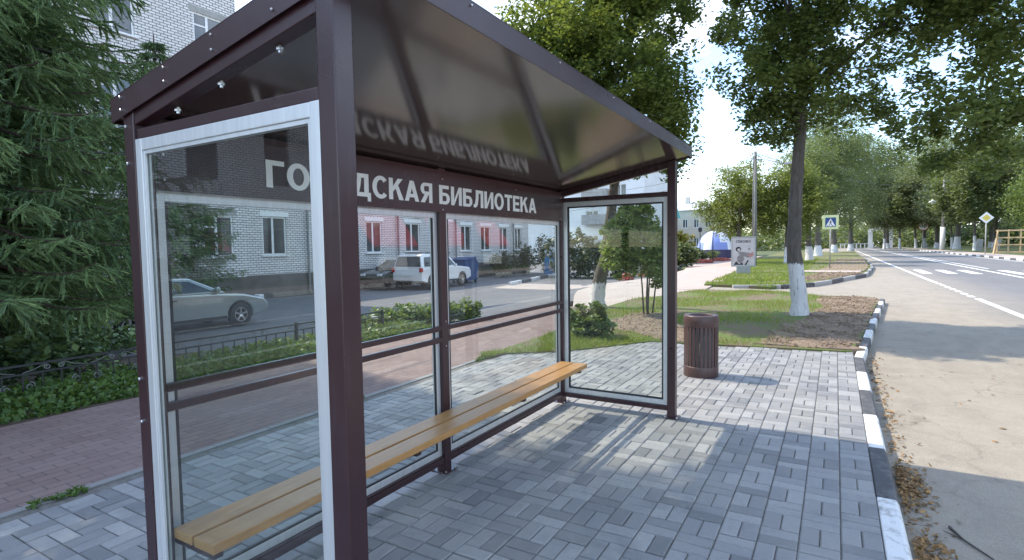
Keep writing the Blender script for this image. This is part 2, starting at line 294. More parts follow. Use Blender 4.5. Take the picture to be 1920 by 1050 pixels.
def tag(o, label=None, cat=None, group=None, kind=None):
    if label: o['label'] = label
    if cat: o['category'] = cat
    if group: o['group'] = group
    if kind: o['kind'] = kind
    return o
def thing(name, label, cat, loc=(0, 0, 0), rz=0, group=None):
    o = bpy.data.objects.new(name, None); COL.objects.link(o); o.empty_display_size = .3
    o.location = loc; o.rotation_euler = (0, 0, rz); return tag(o, label, cat, group)
def part(name, parent):
    o = bpy.data.objects.new(name, None); COL.objects.link(o); o.empty_display_size = .1; o.parent = parent; return o
def copy_tree(o, parent=None):
    c = o.copy(); COL.objects.link(c)
    if parent: c.parent = parent
    for ch in list(o.children): copy_tree(ch, c)
    return c
def glyphs():
    """bold block capitals as polygons in a box of height 1; t is the stem width"""
    t = .225; h = .185
    bar = lambda x0, x1, y0, y1: [(x0, y0), (x1, y0), (x1, y1), (x0, y1)]
    def ring(cx, cy, rx, ry, a0, a1, tx, ty, n=22):
        o = [(cx + rx * math.cos(a0 + (a1 - a0) * i / n), cy + ry * math.sin(a0 + (a1 - a0) * i / n)) for i in range(n + 1)]
        q = [(cx + (rx - tx) * math.cos(a0 + (a1 - a0) * i / n), cy + (ry - ty) * math.sin(a0 + (a1 - a0) * i / n)) for i in range(n + 1)]
        return [(o[i], o[i + 1], q[i + 1], q[i]) for i in range(n)]
    def bowl(x0, x1, y0, y1):   # right-hand bowl with a counter
        ry = (y1 - y0) / 2; cx = x1 - ry * .95; hh = h * .9
        return [bar(x0, cx, y1 - hh, y1), bar(x0, cx, y0, y0 + hh)] + ring(cx, (y0 + y1) / 2, x1 - cx, ry, -math.pi / 2, math.pi / 2, t, hh, 14)
    G = {}
    G['Г'] = (.64, [bar(0, t, 0, 1), bar(t, .64, 1 - h, 1)])
    G['О'] = (.86, ring(.43, .5, .43, .52, 0, 2 * math.pi, t, h, 40))
    G['Р'] = (.72, [bar(0, t, 0, 1)] + bowl(t, .72, .38, 1))
    G['Д'] = (.86, [bar(0, .86, 0, h), bar(0, .17, -.2, 0), bar(.69, .86, -.2, 0), bar(.53, .53 + t, h, 1), bar(.20, .53, 1 - h, 1), [(.20, 1 - h), (.40, 1 - h), (.36, .5), (.28, h), (.07, h), (.16, .45)]])
    G['С'] = (.78, ring(.43, .5, .43, .52, R(42), R(318), t, h, 34))
    G['К'] = (.80, [bar(0, t, 0, 1), [(t, .36), (t, .62), (.50, 1), (.78, 1)], [(.34, .60), (.55, 0), (.82, 0), (.50, .72)]])
    G['А'] = (.86, [[(0, 0), (.235, 0), (.54, 1), (.31, 1)], [(.625, 0), (.86, 0), (.55, 1), (.425, .63)], bar(.22, .64, .19, .36)])
    G['Я'] = (.78, [bar(.78 - t, .78, 0, 1)] + [type(q)((.78 - x, y) for x, y in q) for q in bowl(t, .76, .40, 1)] + [[(0, 0), (.27, 0), (.54, .44), (.28, .44)]])
    G['Б'] = (.72, [bar(0, t, 0, 1), bar(t, .66, 1 - h, 1)] + bowl(t, .72, 0, .61))
    G['И'] = (.78, [bar(0, t, 0, 1), bar(.78 - t, .78, 0, 1), [(t, 0), (t, .30), (.78 - t, 1), (.78 - t, .70)]])
    G['Л'] = (.80, [bar(.80 - t, .80, 0, 1), bar(.22, .80 - t, 1 - h, 1), [(.18, 1 - h), (.42, 1 - h), (.40, .5), (.33, .14), (.20, 0), (0, 0), (0, .17), (.10, .2), (.17, .5)], bar(.18, .23, 1 - h, 1)])
    G['Т'] = (.72, [bar(0, .72, 1 - h, 1), bar(.36 - t / 2, .36 + t / 2, 0, 1 - h)])
    G['Е'] = (.66, [bar(0, t, 0, 1), bar(t, .66, 0, h), bar(t, .66, 1 - h, 1), bar(t, .61, .41, .41 + h)])
    G['П'] = (.76, [bar(0, t, 0, 1), bar(.76 - t, .76, 0, 1), bar(t, .76 - t, 1 - h, 1)])
    G['3'] = (.62, ring(.28, .72, .31, .29, R(-75), R(165), .16, .15, 16) + ring(.28, .29, .33, .31, R(-165), R(75), .16, .15, 16))
    G['0'] = (.62, ring(.31, .5, .31, .52, 0, 2 * math.pi, .17, .16, 30))
    return G
GL = glyphs()
def lettering(word, mat, parent, fn, w, gap=.085, step=1e-4):
    """letters spread over width w; fn maps (u, v, depth) with v in cap heights"""
    tot = sum(GL[c][0] for c in word) + gap * (len(word) - 1); k = w / tot; x = 0; b = MB()
    for c in word:
        for i, q in enumerate(GL[c][1]):
            b.add([fn((x + u) * k, v, 0 if isinstance(q, tuple) else (1 + i % 6) * step) for u, v in q], [tuple(range(len(q)))])
        x += GL[c][0] + gap
    return b.build('lettering', mat, parent, fixn=False)

# ------------------------------------------------------------------ ground, paths and roads
def smooth01(t): t = np.clip(t, 0, 1); return t * t * (3 - 2 * t)
def terr(x, y): return -0.45 * smooth01((np.asarray(y, float) - 4.6) / 4.5)
ROADZ = -0.12
def sheet(name, rows, mat, zf, ny=6, dx=1.0, skirt=.25, kind='structure', rag=0):
    """rows: (x, y0, y1) boundary stations; a draped surface with skirts down its border"""
    xs = [r[0] for r in rows]; X = []
    for a, b in zip(xs[:-1], xs[1:]): X += list(np.linspace(a, b, max(1, int(math.ceil((b - a) / dx))) + 1)[:-1])
    X.append(xs[-1]); y0 = np.interp(X, xs, [r[1] for r in rows]); y1 = np.interp(X, xs, [r[2] for r in rows])
    if rag: rs = np.random.default_rng(len(X)); y0 = y0 + rs.normal(0, rag, len(X)); y1 = y1 + rs.normal(0, rag, len(X))
    b = MB(); V = []; nx = len(X)
    for i, x in enumerate(X):
        for j in range(ny + 1):
            y = y0[i] + (y1[i] - y0[i]) * j / ny; V.append((x, y, float(zf(x, y))))
    F = [(i * (ny + 1) + j, (i + 1) * (ny + 1) + j, (i + 1) * (ny + 1) + j + 1, i * (ny + 1) + j + 1) for i in range(nx - 1) for j in range(ny)]
    ring = [i * (ny + 1) for i in range(nx)] + [(nx - 1) * (ny + 1) + j for j in range(1, ny + 1)] + [i * (ny + 1) + ny for i in range(nx - 2, -1, -1)] + [j for j in range(ny - 1, 0, -1)]
    m = len(V); V += [(V[i][0], V[i][1], V[i][2] - skirt) for i in ring]; L = len(ring)
    F += [(ring[i], m + i, m + (i + 1) % L, ring[(i + 1) % L]) for i in range(L)]
    b.add(V, F); o = b.build(name, mat, fixn=False); return tag(o, kind=kind)
def inter(rows, x):
    xs = [r[0] for r in rows]; return np.interp(x, xs, [r[1] for r in rows]), np.interp(x, xs, [r[2] for r in rows])

# base terrain to the horizon
gx = [-900, -300, -120] + list(range(-60, 131, 5)) + [180, 300, 600, 1500]; gy = [-900, -300, -120, -60, -30, -15.6, -5, 0, 3, 4, 5, 6, 7, 8, 9, 10, 14, 20, 40, 80, 200, 900]
b = MB(); V = [(x, y, -.30 + float(terr(x, y)) * .9) for x in gx for y in gy]; n = len(gy)
b.add(V, [(i * n + j, (i + 1) * n + j, (i + 1) * n + j + 1, i * n + j + 1) for i in range(len(gx) - 1) for j in range(n - 1)])
tag(b.build('ground', 'meadow', fixn=False), kind='structure')

tag(MB().add([(-40, -15.3, ROADZ), (500, -15.3, ROADZ), (500, 0.5, ROADZ), (-40, 0.5, ROADZ)], [(0, 1, 2, 3)]).build('road', 'asphalt', fixn=False), kind='structure')
# markings
b = MB(); zl = ROADZ + .004
def stripe(x0, x1, y, w): b.add([(x0, y - w / 2, zl), (x1, y - w / 2, zl), (x1, y + w / 2, zl), (x0, y + w / 2, zl)], [(0, 1, 2, 3)])
stripe(-40, 19.3, -5.92, .16); stripe(27.4, 300, -5.88, .16)
for i in range(8): stripe(19.75 + i * 1.0, 20.3 + i * 1.0, -5.9, .16)
for yy in (-6.52, -7.56, -8.55): stripe(34.4, 38.9, yy, .42)
stripe(-40, 300, -9.55, .16)
for yy in (-10.3, -11.4, -12.4, -13.4): stripe(34.4, 38.9, yy, .42)
stripe(41, 300, -10.15, .12); stripe(-40, 300, -14.6, .14)
tag(b.build('road_marking', 'line_white', fixn=False), kind='structure')

PAV = [(-4, -2.62, 1.85), (5.2, -2.62, 1.85), (5.67, -2.62, 1.71), (6.22, -2.62, 1.03), (7.0, -2.62, .52), (7.62, -2.62, .14), (7.68, -2.62, -.8), (7.9, -2.62, -2.5)]
sheet('paving_bed', PAV[:-1] + [(7.9, -2.62, -1.0)], 'joint_sand', lambda x, y: -.010, 4)
# block paving: basket weave columns 0.19 m wide
P = .19; g = .003; bev = .006
tops = []
def paver(x0, x1, y0, y1):
    h = float(rng.normal(0, .0016)); tilt = rng.normal(0, .0014, 4)
    a = [(x0 + g, y0 + g), (x1 - g, y0 + g), (x1 - g, y1 - g), (x0 + g, y1 - g)]
    c = [(x0 + g + bev, y0 + g + bev), (x1 - g - bev, y0 + g + bev), (x1 - g - bev, y1 - g - bev), (x0 + g + bev, y1 - g - bev)]
    tops.append([(p[0], p[1], -.03) for p in a] + [(p[0], p[1], h - .005) for p in a] + [(p[0], p[1], h + tilt[i]) for i, p in enumerate(c)])
ncol = int((1.85 + 2.62) / P)
for ci in range(ncol + 1):
    y0 = -2.62 + ci * P; off = (ci % 2) * P + (.5 * P if ci % 3 == 1 else 0)
    x = -3.0 + off - P; kf = 0
    while x < 8.0:
        yc = y0 + P / 2; lo, hi = inter(PAV, x + P / 2)
        if lo - .02 < yc < min(hi + .12, 1.84):
            if x + P / 2 < np.interp(yc, [-2.6, -.8, .14], [8.0, 7.8, 7.74]):
                if kf % 2 == 0: paver(x, x + P, y0, y0 + P / 2); paver(x, x + P, y0 + P / 2, y0 + P)
                else: paver(x, x + P / 2, y0, y0 + P); paver(x + P / 2, x + P, y0, y0 + P)
        x += P; kf += 1
V = np.array(tops).reshape(-1, 3); N = len(tops)
F = []
for i in range(N):
    o = i * 12
    F.append((o + 8, o + 9, o + 10, o + 11))
    for j in range(4):
        q = (j + 1) % 4; F.append((o + 4 + j, o + 4 + q, o + 8 + q, o + 8 + j)); F.append((o + j, o + q, o + 4 + q, o + 4 + j))
b = MB(); b.add(V.tolist(), F); tag(b.build('paving', 'paver', fixn=False), kind='structure')

REDP = [(-12, 1.93, 4.12), (7.0, 1.93, 4.12), (9, 2.02, 4.3), (12, 2.75, 4.6)]
sheet('red_path', REDP, 'brick_path', lambda x, y: -.006, 2)
b = MB()
x = -6
while x < 6.2:
    if True: b.box(x + .004, x + .49, 1.858, 1.926, -.1, .002 + random.uniform(-.003, .003))
    x += .494
tag(b.build('path_edging', 'edging_grey', bevel=.004), kind='structure')
VERGE = [(5.3, 1.80, 1.93), (5.7, 1.74, 1.95), (6.22, 1.06, 1.97), (7.0, .54, 1.98), (7.62, .16, 1.99), (7.72, -.8, 2.0), (7.95, -2.6, 2.0), (9.5, -2.78, 2.05), (12, -2.98, 2.7), (14.5, -3.22, 2.55), (16.6, -3.42, 2.1), (17.2, -3.2, 1.9), (17.9, -1.2, 1.65), (18.5, .4, 1.4)]
vz = lambda x, y: .016 + .03 * math.sin(x * 1.7) * math.sin(y * 2.1) * float(smooth01(np.array((x - 7.8) / 1.5)))
sheet('verge', VERGE, 'turf', vz, 10, .4)
SOIL = [(8.0, -2.60, -1.35), (9.5, -2.77, -1.5), (12, -2.97, -1.95), (14.5, -3.2, -2.1), (16.7, -3.38, -2.0), (17.3, -2.9, -1.9)]
sheet('soil_patch', SOIL, 'soil', lambda x, y: vz(x, y) + .012 + .012 * math.sin(x * 5) * math.sin(y * 7), 10, .18, rag=.05)
SOIL2 = [(7.75, -.75, .05), (8.6, -.3, 1.1), (9.6, .1, 1.55), (10.4, .6, 1.6), (11.2, .9, 1.4)]
sheet('soil_ring', SOIL2, 'soil', lambda x, y: vz(x, y) + .010, 6, .18, rag=.06)
sheet('yard', [(-20, 4.3, 18.5), (9, 4.3, 18.5), (12, 4.3, 18.5), (22.2, 3.4, 18.5), (26, 5.2, 18.5), (60, 12, 40)], 'yard_asphalt', lambda x, y: terr(x, y) - .02, 16, 2)
sheet('pale_path', [(10.5, 2.62, 2.95), (12, 2.76, 3.5), (15, 2.5, 4.8), (18.5, 1.7, 6.2), (22, 2.4, 7.2)], 'pale_path', lambda x, y: terr(x, y) - .012, 6)
sheet('cross_path', [(22.0, 3.0, 12.4), (25.6, 3.2, 13)], 'pale_path', lambda x, y: terr(x, y) - .006, 12)
sheet('driveway', [(16.2, -3.9, -3.3), (17.0, -3.9, -3.2), (17.4, -4, -2.6), (18.2, -4, 1.5), (20.6, -4, 2.2), (21.5, -4, 2.3), (23, -4, 2.4), (27, -4.2, 2.5)], 'asphalt', lambda x, y: -.116 + .07 * float(smooth01(np.array((y + 1.5) / 3.5))), 10, .7)
ALLEY = [(18.6, 1.5, 3.2), (20, 1.6, 4.4), (26, 1.9, 5.1), (39, 2.9, 7.0), (75, 6, 14.5), (90, 7, 18)]
sheet('alley', ALLEY, 'alley_tile', lambda x, y: terr(x, y) - .002, 8)
LAWN = [(20.6, -.35, 1.9), (21.4, -.75, 2.0), (23.3, -1.85, 2.1), (26.5, -2.55, 2.2), (30.5, -3.6, 2.4), (31.5, -3.7, 2.4), (40, -4.3, 3.0), (60, -4.7, 4.6), (110, -5.2, 6)]
sheet('lawn', LAWN, 'turf', lambda x, y: .015 + .04 * math.sin(x * .7) * math.sin(y * .9), 10, .8)
sheet('footway', [(31.4, -3.4, -.3), (33.2, -3.6, -.3)], 'pale_path', lambda x, y: .062, 4)
SOIL3 = [(24, -1.95, -1.1), (26.5, -2.5, -1.2), (30.6, -3.5, -1.6), (31.3, -3.6, -1.7)]
sheet('dry_soil', SOIL3, 'soil', lambda x, y: .05, 4, .4, rag=.12)
sheet('dry_soil', [(33.3, -3.7, -1.6), (40, -4.2, -2), (60, -4.6, -2.6)], 'soil', lambda x, y: .06, 4, 1)
sheet('far_verge', [(-40, -40, -15.55), (500, -60, -15.55)], 'meadow', lambda x, y: 0.0, 3, 60)
sheet('far_footway', [(-40, -18.3, -15.6), (300, -18.3, -15.6)], 'pale_path', lambda x, y: .01, 2, 40)

def kerb(name, pts, mats_cycle, blk=.95, w=.115, top=.004, bot=-.30):
    P3 = [Vector((p[0], p[1])) for p in pts]; segs = []; acc = [0]
    for a, c in zip(P3[:-1], P3[1:]): acc.append(acc[-1] + (c - a).length)
    def at(t):
        t = max(0, min(acc[-1], t)); i = max(0, min(len(acc) - 2, int(np.searchsorted(acc, t, 'right') - 1)))
        return P3[i].lerp(P3[i + 1], (t - acc[i]) / (acc[i + 1] - acc[i]))
    b = MB(); t = 0; kk = 0
    while t < acc[-1] - .1:
        p, q = at(t + .006), at(min(t + blk, acc[-1]) - .006); d = (q - p).normalized(); nr = Vector((d.y, -d.x)) * w
        jz = random.uniform(-.004, .004); nr2 = nr * .86
        v = []
        for e in (p, q):
            v += [(e.x, e.y, bot), (e.x + nr.x, e.y + nr.y, bot), (e.x + nr.x, e.y + nr.y, top - .03 + jz), (e.x + nr2.x, e.y + nr2.y, top + jz), (e.x, e.y, top + jz)]
        b.add(v, [(0, 1, 2, 3, 4), (9, 8, 7, 6, 5)] + [(i, 5 + i, 5 + (i + 1) % 5, (i + 1) % 5) for i in range(5)], kk % len(mats_cycle))
        t += blk; kk += 1
    return tag(b.build(name, mats_cycle, bevel=.008), kind='structure')
kerb('kerb', [(-3.81, -2.622), (7.6, -2.622), (9.5, -2.79), (12, -3.0), (14.5, -3.23), (16.9, -3.45)], ['kerb_white', 'kerb_black'])
kerb('kerb', [(20.5, .9), (20.6, -.3), (21.4, -.75), (23.3, -1.86), (26.5, -2.56), (30.5, -3.62), (40, -4.32), (60, -4.72)], ['kerb_stone', 'kerb_black'], 1.9, .14, .05)
kerb('kerb', [(120, -15.4), (-10, -15.4)], ['kerb_white', 'kerb_black'], 1.9, .15, .03)
kerb('kerb', [(17.25, -2.9), (17.9, -1.15), (18.6, .5), (18.2, 1.6)], ['kerb_stone'], .95, .10, .0)
kerb('kerb', [(24, 12.6), (38, 15.5)], ['kerb_white', 'kerb_black'], 1.9, .14, -.28, -.6)

# ------------------------------------------------------------------ bus shelter
s = .0717; D = 1.168; L = 3.867; XM = 1.872
sh = thing('bus_shelter', 'dark brown metal bus shelter with glass walls and white lettering on its header board', 'bus shelter')
ZB, ZF, YB, YF = 2.058, 2.31, .065, -1.289; SL = (ZF - ZB) / (YB - YF)
def zroof(y): return ZB + (YB - y) * SL
def post(x, y0, base=True):
    b = MB(); zt0, zt1 = zroof(y0 + s) + .010, zroof(y0) + .010
    b.prism([(y0, 0), (y0 + s, 0), (y0 + s, zt0), (y0, zt1)], lambda y, z: (x, y, z), lambda y, z: (x + s, y, z))
    o = b.build('post', 'brown_paint', sh, bevel=.004, seg=3)
    pl = MB().box(x - .03, x + s + .03, y0 - .03, y0 + s + .03, -.004, .006)
    pl.build('base_plate', 'brown_paint', o, bevel=.002)
    for dx in (-.018, s + .018):
        for dy in (-.018, s + .018): MB().lathe([(0, .014), (.007, .014), (.008, .006), (.008, .0)], 6, (x + dx, y0 + dy, .004)).build('anchor_bolt', 'steel', o)
    return o
for (x, y) in ((0, -s), (XM, -s), (L - s, -s), (0, -D), (L - s, -D)): post(x, y)
# roof tray, fascia, ceiling
h = .091
b = MB(); b.prism([(YB + .0, zroof(YB) + h - .004), (YF, zroof(YF) + h - .004), (YF, zroof(YF) + h), (YB, zroof(YB) + h)], lambda y, z: (-.012, y, z), lambda y, z: (L + .012, y, z))
roof = b.build('roof', 'brown_paint', sh)
b = MB()
def slopebar(b, x0, x1, ya, yb, z0, z1):
    b.prism([(ya, zroof(ya) + z0), (yb, zroof(yb) + z0), (yb, zroof(yb) + z1), (ya, zroof(ya) + z1)], lambda y, z: (x0, y, z), lambda y, z: (x1, y, z))
slopebar(b, -.012, -.008, YB, YF, 0, h - .005); b.build('fascia', 'brown_paint', roof)
b = MB(); slopebar(b, L + .008, L + .012, YB, YF, 0, h - .005); b.build('fascia', 'brown_paint', roof)
b = MB(); b.box(-.0079, L + .0079, YF, YF + .004, ZF, ZF + h - .005); b.build('fascia', 'brown_paint', roof)
b = MB(); b.box(-.0079, L + .0079, YB - .004, YB, ZB, ZB + h - .005); b.build('fascia', 'brown_paint', roof)
b = MB(); slopebar(b, -.0075, L + .0075, YB - .005, YF + .005, .012, .016); b.build('ceiling', 'ceiling_gloss', roof)
for x in (.004, L - s + .012):
    b = MB(); slopebar(b, x, x + .055, -s - .002, -D + s + .002, -.046, .0105); b.build('rafter', 'brown_paint', sh, bevel=.003)
b = MB(); b.box(s + .001, L - s - .001, -.070, -.012, 2.030, 2.081); b.build('wall_plate', 'brown_paint', sh, bevel=.003)
Y0, Y1 = -s, -D + s
def side_panel(x, inward):
    """glazed end panel: beams, aluminium frame and pane"""
    xa, xb = x + .010, x + s - .012
    MB().box(xa, xb, Y1 - .001, Y0 + .001, 1.984, 2.023).build('side_beam', 'brown_paint', sh, bevel=.003)
    MB().box(xa, xb, Y1 - .001, Y0 + .001, .062, .102).build('side_beam', 'brown_paint', sh, bevel=.003)
    f0, f1 = (x + .003, x + .036) if inward > 0 else (x + s - .040, x + s - .006)
    fr = MB(); w = .043
    fr.box(f0, f1, Y0 - w, Y0 - .0005, .103, 1.983); fr.box(f0, f1, Y1 + .0005, Y1 + w, .103, 1.983)
    fr.box(f0 + .0006, f1 - .0006, Y1 + w + .0003, Y0 - w - .0003, 1.938, 1.9825); fr.box(f0 + .0006, f1 - .0006, Y1 + w + .0003, Y0 - w - .0003, .1035, .150)
    fo = fr.build('panel_frame', 'aluminium', sh, bevel=.0025)
    bd = MB(); q0, q1 = (f0 + .010, f0 + .014) if inward > 0 else (f1 - .014, f1 - .010); gx = (f0 + f1) / 2
    for (c0, c1) in ((gx - .0105, gx - .004), (gx + .004, gx + .0105)):
        bd.box(c0, c1, Y0 - w - .014, Y0 - w - .0006, .151, 1.937); bd.box(c0, c1, Y1 + w + .0006, Y1 + w + .014, .151, 1.937)
        bd.box(c0, c1, Y1 + w + .015, Y0 - w - .015, 1.924, 1.937); bd.box(c0, c1, Y1 + w + .015, Y0 - w - .015, .151, .164)
    bd.build('glazing_bead', 'black_plastic' if inward < 0 else 'aluminium', fo)
    MB().box(gx - .003, gx + .003, Y1 + w - .004, Y0 - w + .004, .147, 1.941).build('glass_pane', 'shelter_glass', sh)
side_panel(0, 1); side_panel(L - s, -1)
for (xa, xb) in ((s, XM), (XM + s, L - s)):
    MB().box(xa + .0006, xb - .0006, -.068, -.020, .062, .102).build('bottom_beam', 'brown_paint', sh, bevel=.003)
    MB().box(xa + .0006, xb - .0006, -.060, -.030, .1024, .113).build('bottom_beam', 'brown_paint', sh, bevel=.002)
    w = .042; fr = MB(); a, c = -.046, -.014
    fr.box(xa + .0005, xa + w, a, c, .1135, 1.83); fr.box(xb - w, xb - .0005, a, c, .1135, 1.83)
    fr.box(xa + w + .0003, xb - w - .0003, a + .0006, c - .0006, 1.757, 1.8295); fr.box(xa + w + .0003, xb - w - .0003, a + .0006, c - .0006, .114, .158)
    fo = fr.build('panel_frame', 'aluminium', sh, bevel=.0025)
    bd = MB()
    bd.box(xa + w + .0006, xa + w + .012, -.045, -.0335, .159, 1.756); bd.box(xb - w - .012, xb - w - .0006, -.045, -.0335, .159, 1.756)
    bd.box(xa + w + .013, xb - w - .013, -.045, -.0335, .159, .171)
    bd.build('glazing_bead', 'black_plastic', fo)
    MB().box(xa + w - .004, xb - w + .004, -.033, -.027, .155, 1.80).build('glass_pane', 'shelter_glass', sh)
    for z0, z1 in ((.988, 1.022), (.908, .944)):
        MB().box(xa + .0004, xb - .0004, -.070, -.0475, z0, z1).build('rail', 'brown_paint', sh, bevel=.003)
    # small angle brackets and bolts where rails meet posts
for x in (s, XM, XM + s, L - s):
    sg = 1 if x in (s, XM + s) else -1
    MB().box(min(x, x + sg * .004), max(x, x + sg * .004), -.0712, -.046, .945, .987).build('rail_bracket', 'brown_paint', sh)
def bolt(p, n, r=.0085):
    r *= .75
    n = Vector(n).normalized(); b = MB(); p = Vector(p)
    b.tube([p - n * .002, p + n * .006, p + n * .009], [r, r, r * .55], 8); b.build('bolt', 'steel', sh)
for z in (2.035, 1.895, 1.055, .885): bolt((-.0, -.024, z), (-1, 0, 0), .0095)
for y in (-.02, -.33, -.62, -.93): 
    for dz in (.022, .070): bolt((-.012, y, zroof(y) + dz), (-1, 0, 0), .0065)
for y in (-.30, -.57, -.88): 
    b = MB(); zz = zroof(y) - .046; b.tube([(.045, y, zz + .004), (.045, y, zz - .022)], .006, 8); b.tube([(.045, y, zz - .006), (.045, y, zz - .014)], .012, 6); b.build('hanging_bolt', 'steel', sh)
for x in (XM, L - s):
    for z in (1.055, .872): bolt((x, -.035, z), (-1, 0, 0), .008); 
for x in (XM + s / 2, L - s / 2):
    for z in (1.05, .88): bolt((x, -s, z), (0, -1, 0), .007)
for x in (.5, 1.2, 1.9, 2.6, 3.3, 3.7): bolt((x, YF, ZF + .07), (0, -1, 0), .006)
# header board
hb = MB().box(s + .004, L - s + .02, -.0775, -s - .0008, 1.796, 2.052).build('header_board', 'brown_paint', sh, bevel=.0015)
bolts = MB()
for (x, z) in ((.10, 1.94), (.10, 1.84), (XM + .03, 2.02), (XM + .03, 1.815), (L - .10, 2.02), (L - .10, 1.82), (1.0, 2.03), (2.9, 2.03)):
    b = MB(); b.tube([(x, -.0775, z), (x, -.081, z)], [.006, .004], 8); b.build('rivet', 'steel', hb)
for word, x0, x1 in (('ГОРОДСКАЯ', .556, 1.790), ('БИБЛИОТЕКА', 1.862, 3.255)):
    lettering(word, 'sign_white', hb, lambda u, v, d, x0=x0: (x0 + u, -.0785 - d * 2, 1.851 + v * .128), x1 - x0)
# bench
bn = part('bench', sh)
for y0, y1 in ((-.243, -.115), (-.386, -.258)):
    MB().box(.045, 3.658, y0, y1, .410, .450).build('plank', 'wood', bn, bevel=.005, seg=3)
for x in (.09, 1.28, 2.53, 3.60):
    b = MB(); b.box(x - .02, x + .02, -.345, -.0705, .368, .4095); b.build('bracket', 'brown_paint', bn, bevel=.003)

# ------------------------------------------------------------------ litter bin
lb = thing('litter_bin', 'round brown slatted metal litter bin standing on sunlit paving beyond the shelter', 'litter bin', (5.62, -1.02, 0))
r = .195
MB().lathe([(r, .0), (r + .003, .006), (r + .003, .118), (r, .124), (r - .012, .124), (r - .012, .0)], 48).build('base_band', 'bin_paint', lb, smooth=True)
MB().lathe([(r, .590), (r + .004, .596), (r + .004, .712), (r - .002, .722), (r - .055, .722), (r - .06, .716), (r - .06, .60), (r - .012, .595), (r, .590)], 48).build('rim', 'bin_paint', lb, smooth=True)
b = MB()
for i in range(26):
    t = 2 * math.pi * i / 26; c, q = math.cos(t), math.sin(t); w = .016
    p = lambda rr, ww, z: (c * rr - q * ww, q * rr + c * ww, z)
    b.add([p(r - .004, -w, .121), p(r - .004, w, .121), p(r - .001, w, .121), p(r - .001, -w, .121), p(r - .004, -w, .60), p(r - .004, w, .60), p(r - .001, w, .60), p(r - .001, -w, .60)],
          [(0, 1, 2, 3), (7, 6, 5, 4), (0, 4, 5, 1), (1, 5, 6, 2), (2, 6, 7, 3), (3, 7, 4, 0)])
b.build('slats', 'bin_paint', lb)
MB().lathe([(0, .03), (.14, .03), (.145, .05), (.145, .66), (.138, .66), (.138, .06), (0, .06)], 32).build('liner', 'grey_iron', lb, smooth=True)
for t in (.5, 2.6, 4.7):
    MB().box(-.02, .02, -.02, .02, 0, .012).build('foot', 'bin_paint', lb, bevel=.002).location = (math.cos(t) * .18, math.sin(t) * .18, -.001)

# ------------------------------------------------------------------ vegetation generators
def unit(n):
    v = rng.normal(size=(n, 3)); return v / np.linalg.norm(v, axis=1, keepdims=True)
def leaf_quads(Pc, size, aspect=.62, up=.55, jitter=.5):
    n = len(Pc); nor = unit(n) * (1 - up) + np.array([0, 0, 1]) * up * rng.choice([1, 1, 1, -1], size=(n, 1)); nor /= np.linalg.norm(nor, axis=1, keepdims=True)
    a = np.cross(nor, unit(n)); a /= np.linalg.norm(a, axis=1, keepdims=True) + 1e-9; b_ = np.cross(nor, a)
    sz = size * (1 + rng.uniform(-jitter, jitter, (n, 1))); L_ = a * sz * .5; W_ = b_ * sz * .5 * aspect; bend = nor * sz * .12
    V = np.stack([Pc - L_, Pc - W_ * 1.0 + bend * .5 - L_ * .1, Pc + L_, Pc + W_ + bend * .5 - L_ * .1], 1)
    return V.reshape(-1, 3)
def clumps(ells, n, shell=.45):
    """clump centres inside a union of ellipsoids (c, r), biased to the outer shell"""
    w = np.array([e[1][0] * e[1][1] * e[1][2] for e in ells]) ** .67; w /= w.sum(); out = []
    for e, k_ in zip(ells, rng.multinomial(n, w)):
        u = unit(k_) * (rng.uniform(0, 1, (k_, 1)) ** shell); out.append(np.array(e[0]) + u * np.array(e[1]))
    return np.concatenate(out)
def crown_points(C, per, rad, flat=.75):
    n = len(C); P_ = np.repeat(C, per, 0); rr = np.repeat(rng.uniform(.6, 1.3, n) * rad, per)[:, None]
    return P_ + unit(len(P_)) * (rng.uniform(0, 1, (len(P_), 1)) ** .5) * rr * np.array([1, 1, flat])
def limb(b, p, q, r0, r1, sag=.15, n=6, mi=0, sides=7):
    p, q = Vector(p), Vector(q); side = Vector(unit(1)[0]) * (q - p).length * .10; pts = []; rs = []
    for i in range(n + 1):
        t = i / n; v = p.lerp(q, t) + side * math.sin(t * math.pi) + Vector((0, 0, sag * math.sin(t * math.pi) * (q - p).length)); pts.append(v); rs.append(r0 + (r1 - r0) * t)
    b.tube(pts, rs, sides, mi, False); return pts
